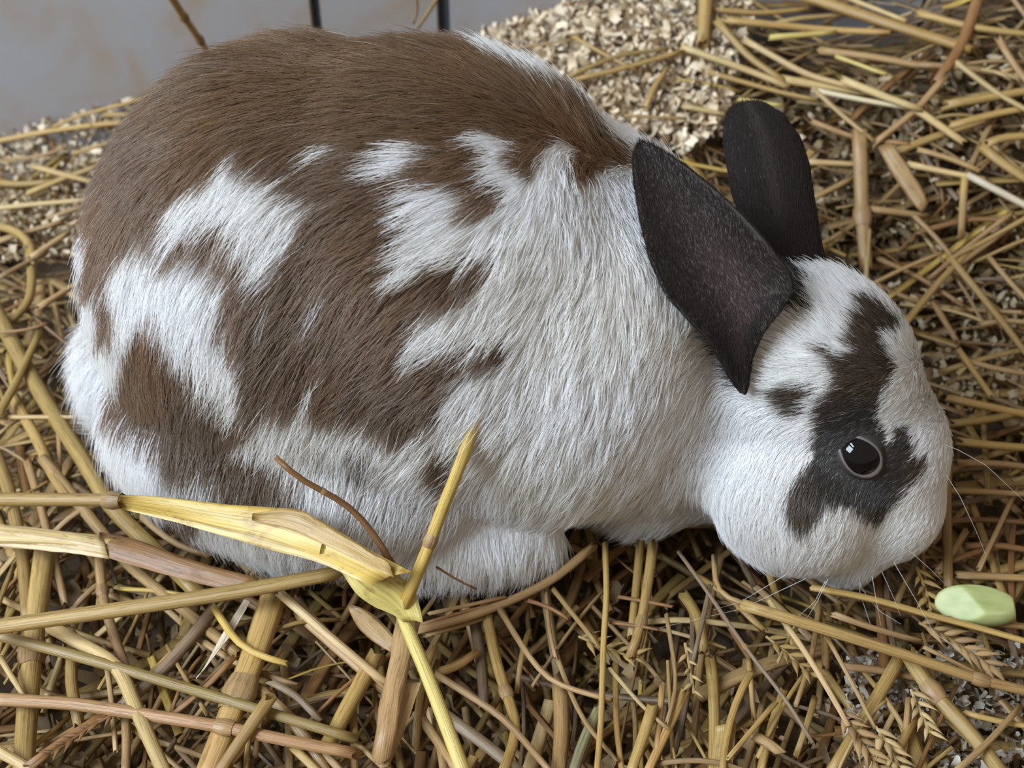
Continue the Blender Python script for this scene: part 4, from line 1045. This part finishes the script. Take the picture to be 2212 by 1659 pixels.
# ---- grain ears: stem and spikelets
def spikelet_mesh(tone):
    t = np.linspace(0, 1, 8)
    rad = 0.5 * np.array([0.12, 0.62, 0.95, 1.0, 0.82, 0.5, 0.2, 0.03])
    path = np.stack([np.zeros(8), t * 6.0 - 0.3, 0.35 * np.sin(t * 2.6)], 1)
    return stalk_mesh('spikelet', path, rad, tone, sides=6, squash=0.6, hollow=False)
def grain_ear(axis, n, size_px, tone, dz, label, stem_w=7):
    P3 = curve_through(place(axis, dz, dz, False), 12)
    base = P3[0].copy()
    root = bpy.data.objects.new('grain_ear', None); col.objects.link(root); root.location = base
    tag(root, label, 'grain ear', 'grain ears in the straw')
    dist = np.linalg.norm(P3 - EYE, axis=1).mean(); k = dist / FOC
    link('stem', stalk_mesh('ear_stem', P3 - base, stem_w * 0.5 * k, TONES[tone] * 0.9, sides=6, hollow=False), STRAW, root)
    sm = spikelet_mesh(TONES[tone]); sm2 = spikelet_mesh(TONES[tone] * 0.8)
    tg = path_tangents(P3)
    for i in range(n):
        f = (i + 0.5) / n * 11; j = int(f)
        c = P3[j] + (P3[min(j + 1, 11)] - P3[j]) * (f - j)
        d = tg[j]; side = np.cross(d, [0, 0, 1.0]); side /= np.linalg.norm(side)
        sg = 1 if i % 2 else -1
        v = d * 0.8 + side * sg * rng.uniform(.35, .75) + np.array([0, 0, rng.uniform(-.05, .35)])
        q = Vector(v).to_track_quat('Y', 'Z')
        so = link('spikelet', sm if i % 3 else sm2, None, root)
        if not so.data.materials: so.data.materials.append(STRAW)
        so.location = c - base; so.rotation_mode = 'QUATERNION'; so.rotation_quaternion = q
        s_ = size_px * k / 6.0 * rng.uniform(.8, 1.15); so.scale = (s_ * 1.5, s_, s_ * 1.5)
for ax, n, sz, tone, dz, lab in [
    ([(1815,1535),(1850,1590),(1905,1670)], 14, 62, 'tan', .010, 'plump tan grain ear at the end of a pale stalk under the chin'),
    ([(1892,1570),(1915,1605),(1945,1660)], 9, 60, 'pale', .010, 'pale open grain ear beside the thick brownish stalk'),
    ([(1985,1345),(2060,1385),(2140,1440)], 14, 62, 'tan', .008, 'brown grain ear lying just below the green vegetable piece'),
    ([(1980,1225),(1998,1270),(2012,1320)], 8, 50, 'gold', .006, 'golden grain ear between the rabbit\'s chin and the green vegetable piece'),
    ([(1968,1490),(1985,1530),(2010,1585)], 9, 48, 'pale', .008, 'grain ear with pale pointed husks crossed by the thick brownish stalk'),
    ([(1250,1375),(1310,1400),(1380,1425)], 10, 55, 'olive', .006, 'olive grain ear lying before the rabbit\'s chest'),
    ([(1655,1375),(1700,1410),(1750,1460)], 9, 50, 'olive', .004, 'grain ear with greenish grains under the long golden stalk'),
    ([(1480,1390),(1490,1440),(1500,1500)], 7, 42, 'pale', .008, 'short pale grain ear among the thin stalks below the neck'),
    ([(2120,150),(2170,160),(2240,178)], 8, 44, 'pale', .010, 'pale grain ear on top of the straw bank behind the ears'),
    ([(250,1540),(190,1575),(110,1630)], 10, 40, 'brown', .010, 'chewed brown grain ear lying across the thick golden stalk'),
    ([(2090,600),(2120,640),(2160,700)], 8, 46, 'tan', .004, 'tan grain ear in the shaded straw before the forehead'),
]: grain_ear(ax, n, sz, tone, dz, lab)

# ---- green vegetable piece
def vegetable():
    bm = bmesh.new()
    bmesh.ops.create_uvsphere(bm, u_segments=32, v_segments=20, radius=1.0)
    for no, co in (((1, 0, .15), (.86, 0, 0)), ((.10, -.05, .99), (0, 0, .66)), ((-.75, -.3, .5), (-.66, 0, .0))):
        g = bmesh.ops.bisect_plane(bm, geom=bm.verts[:] + bm.edges[:] + bm.faces[:], plane_co=co, plane_no=no, clear_outer=True)
        ed = [e for e in g['geom_cut'] if isinstance(e, bmesh.types.BMEdge)]
        if ed: bmesh.ops.edgeloop_fill(bm, edges=ed)
    for v in bm.verts: v.co = Vector((v.co.x * 0.0185, v.co.y * 0.0090, v.co.z * 0.0085))
    src = bpy.data.meshes.new('vegetable_src'); bm.to_mesh(src); bm.free()
    so = bpy.data.objects.new('vegetable_src', src); col.objects.link(so)
    rm = so.modifiers.new('r', 'REMESH'); rm.mode = 'VOXEL'; rm.voxel_size = 0.0007
    sm = so.modifiers.new('s', 'SMOOTH'); sm.factor = 0.5; sm.iterations = 5
    bpy.context.view_layer.update()
    m = bpy.data.meshes.new_from_object(so.evaluated_get(bpy.context.evaluated_depsgraph_get())); m.name = 'vegetable_piece'
    bpy.data.objects.remove(so); bpy.data.meshes.remove(src)
    m.polygons.foreach_set('use_smooth', np.ones(len(m.polygons), bool))
    nt = NT('pale_green_flesh')
    tc = nt.n('TexCoord'); n1 = nt.n('TexNoise', Scale=180.0, Detail=3.0); mp = nt.n('Mapping'); mp.inputs['Scale'].default_value = (0.3, 1, 1)
    nt.l(tc.outputs['Object'], mp.inputs['Vector']); nt.l(mp.outputs[0], n1.inputs['Vector'])
    c = ramp(nt, n1.outputs[0], [(0.3, (0.27, 0.31, 0.10)), (0.7, (0.42, 0.43, 0.18))])
    b = nt.n('BsdfPrincipled', Roughness=0.5); nt.l(c, b.inputs['Base Color'])
    b.inputs['Subsurface Weight'].default_value = 0.15; b.inputs['Subsurface Radius'].default_value = (.004, .006, .002); b.inputs['Subsurface Scale'].default_value = 1.0
    nt.surf(b.outputs[0])
    o = link('vegetable_piece', m, nt.m)
    o.location = on_bed(2110, 1308, 0.013); o.rotation_euler = (0.1, 0.05, -0.10)
    tag(o, 'pale green cut piece of vegetable lying on the straw', 'vegetable')
vegetable()
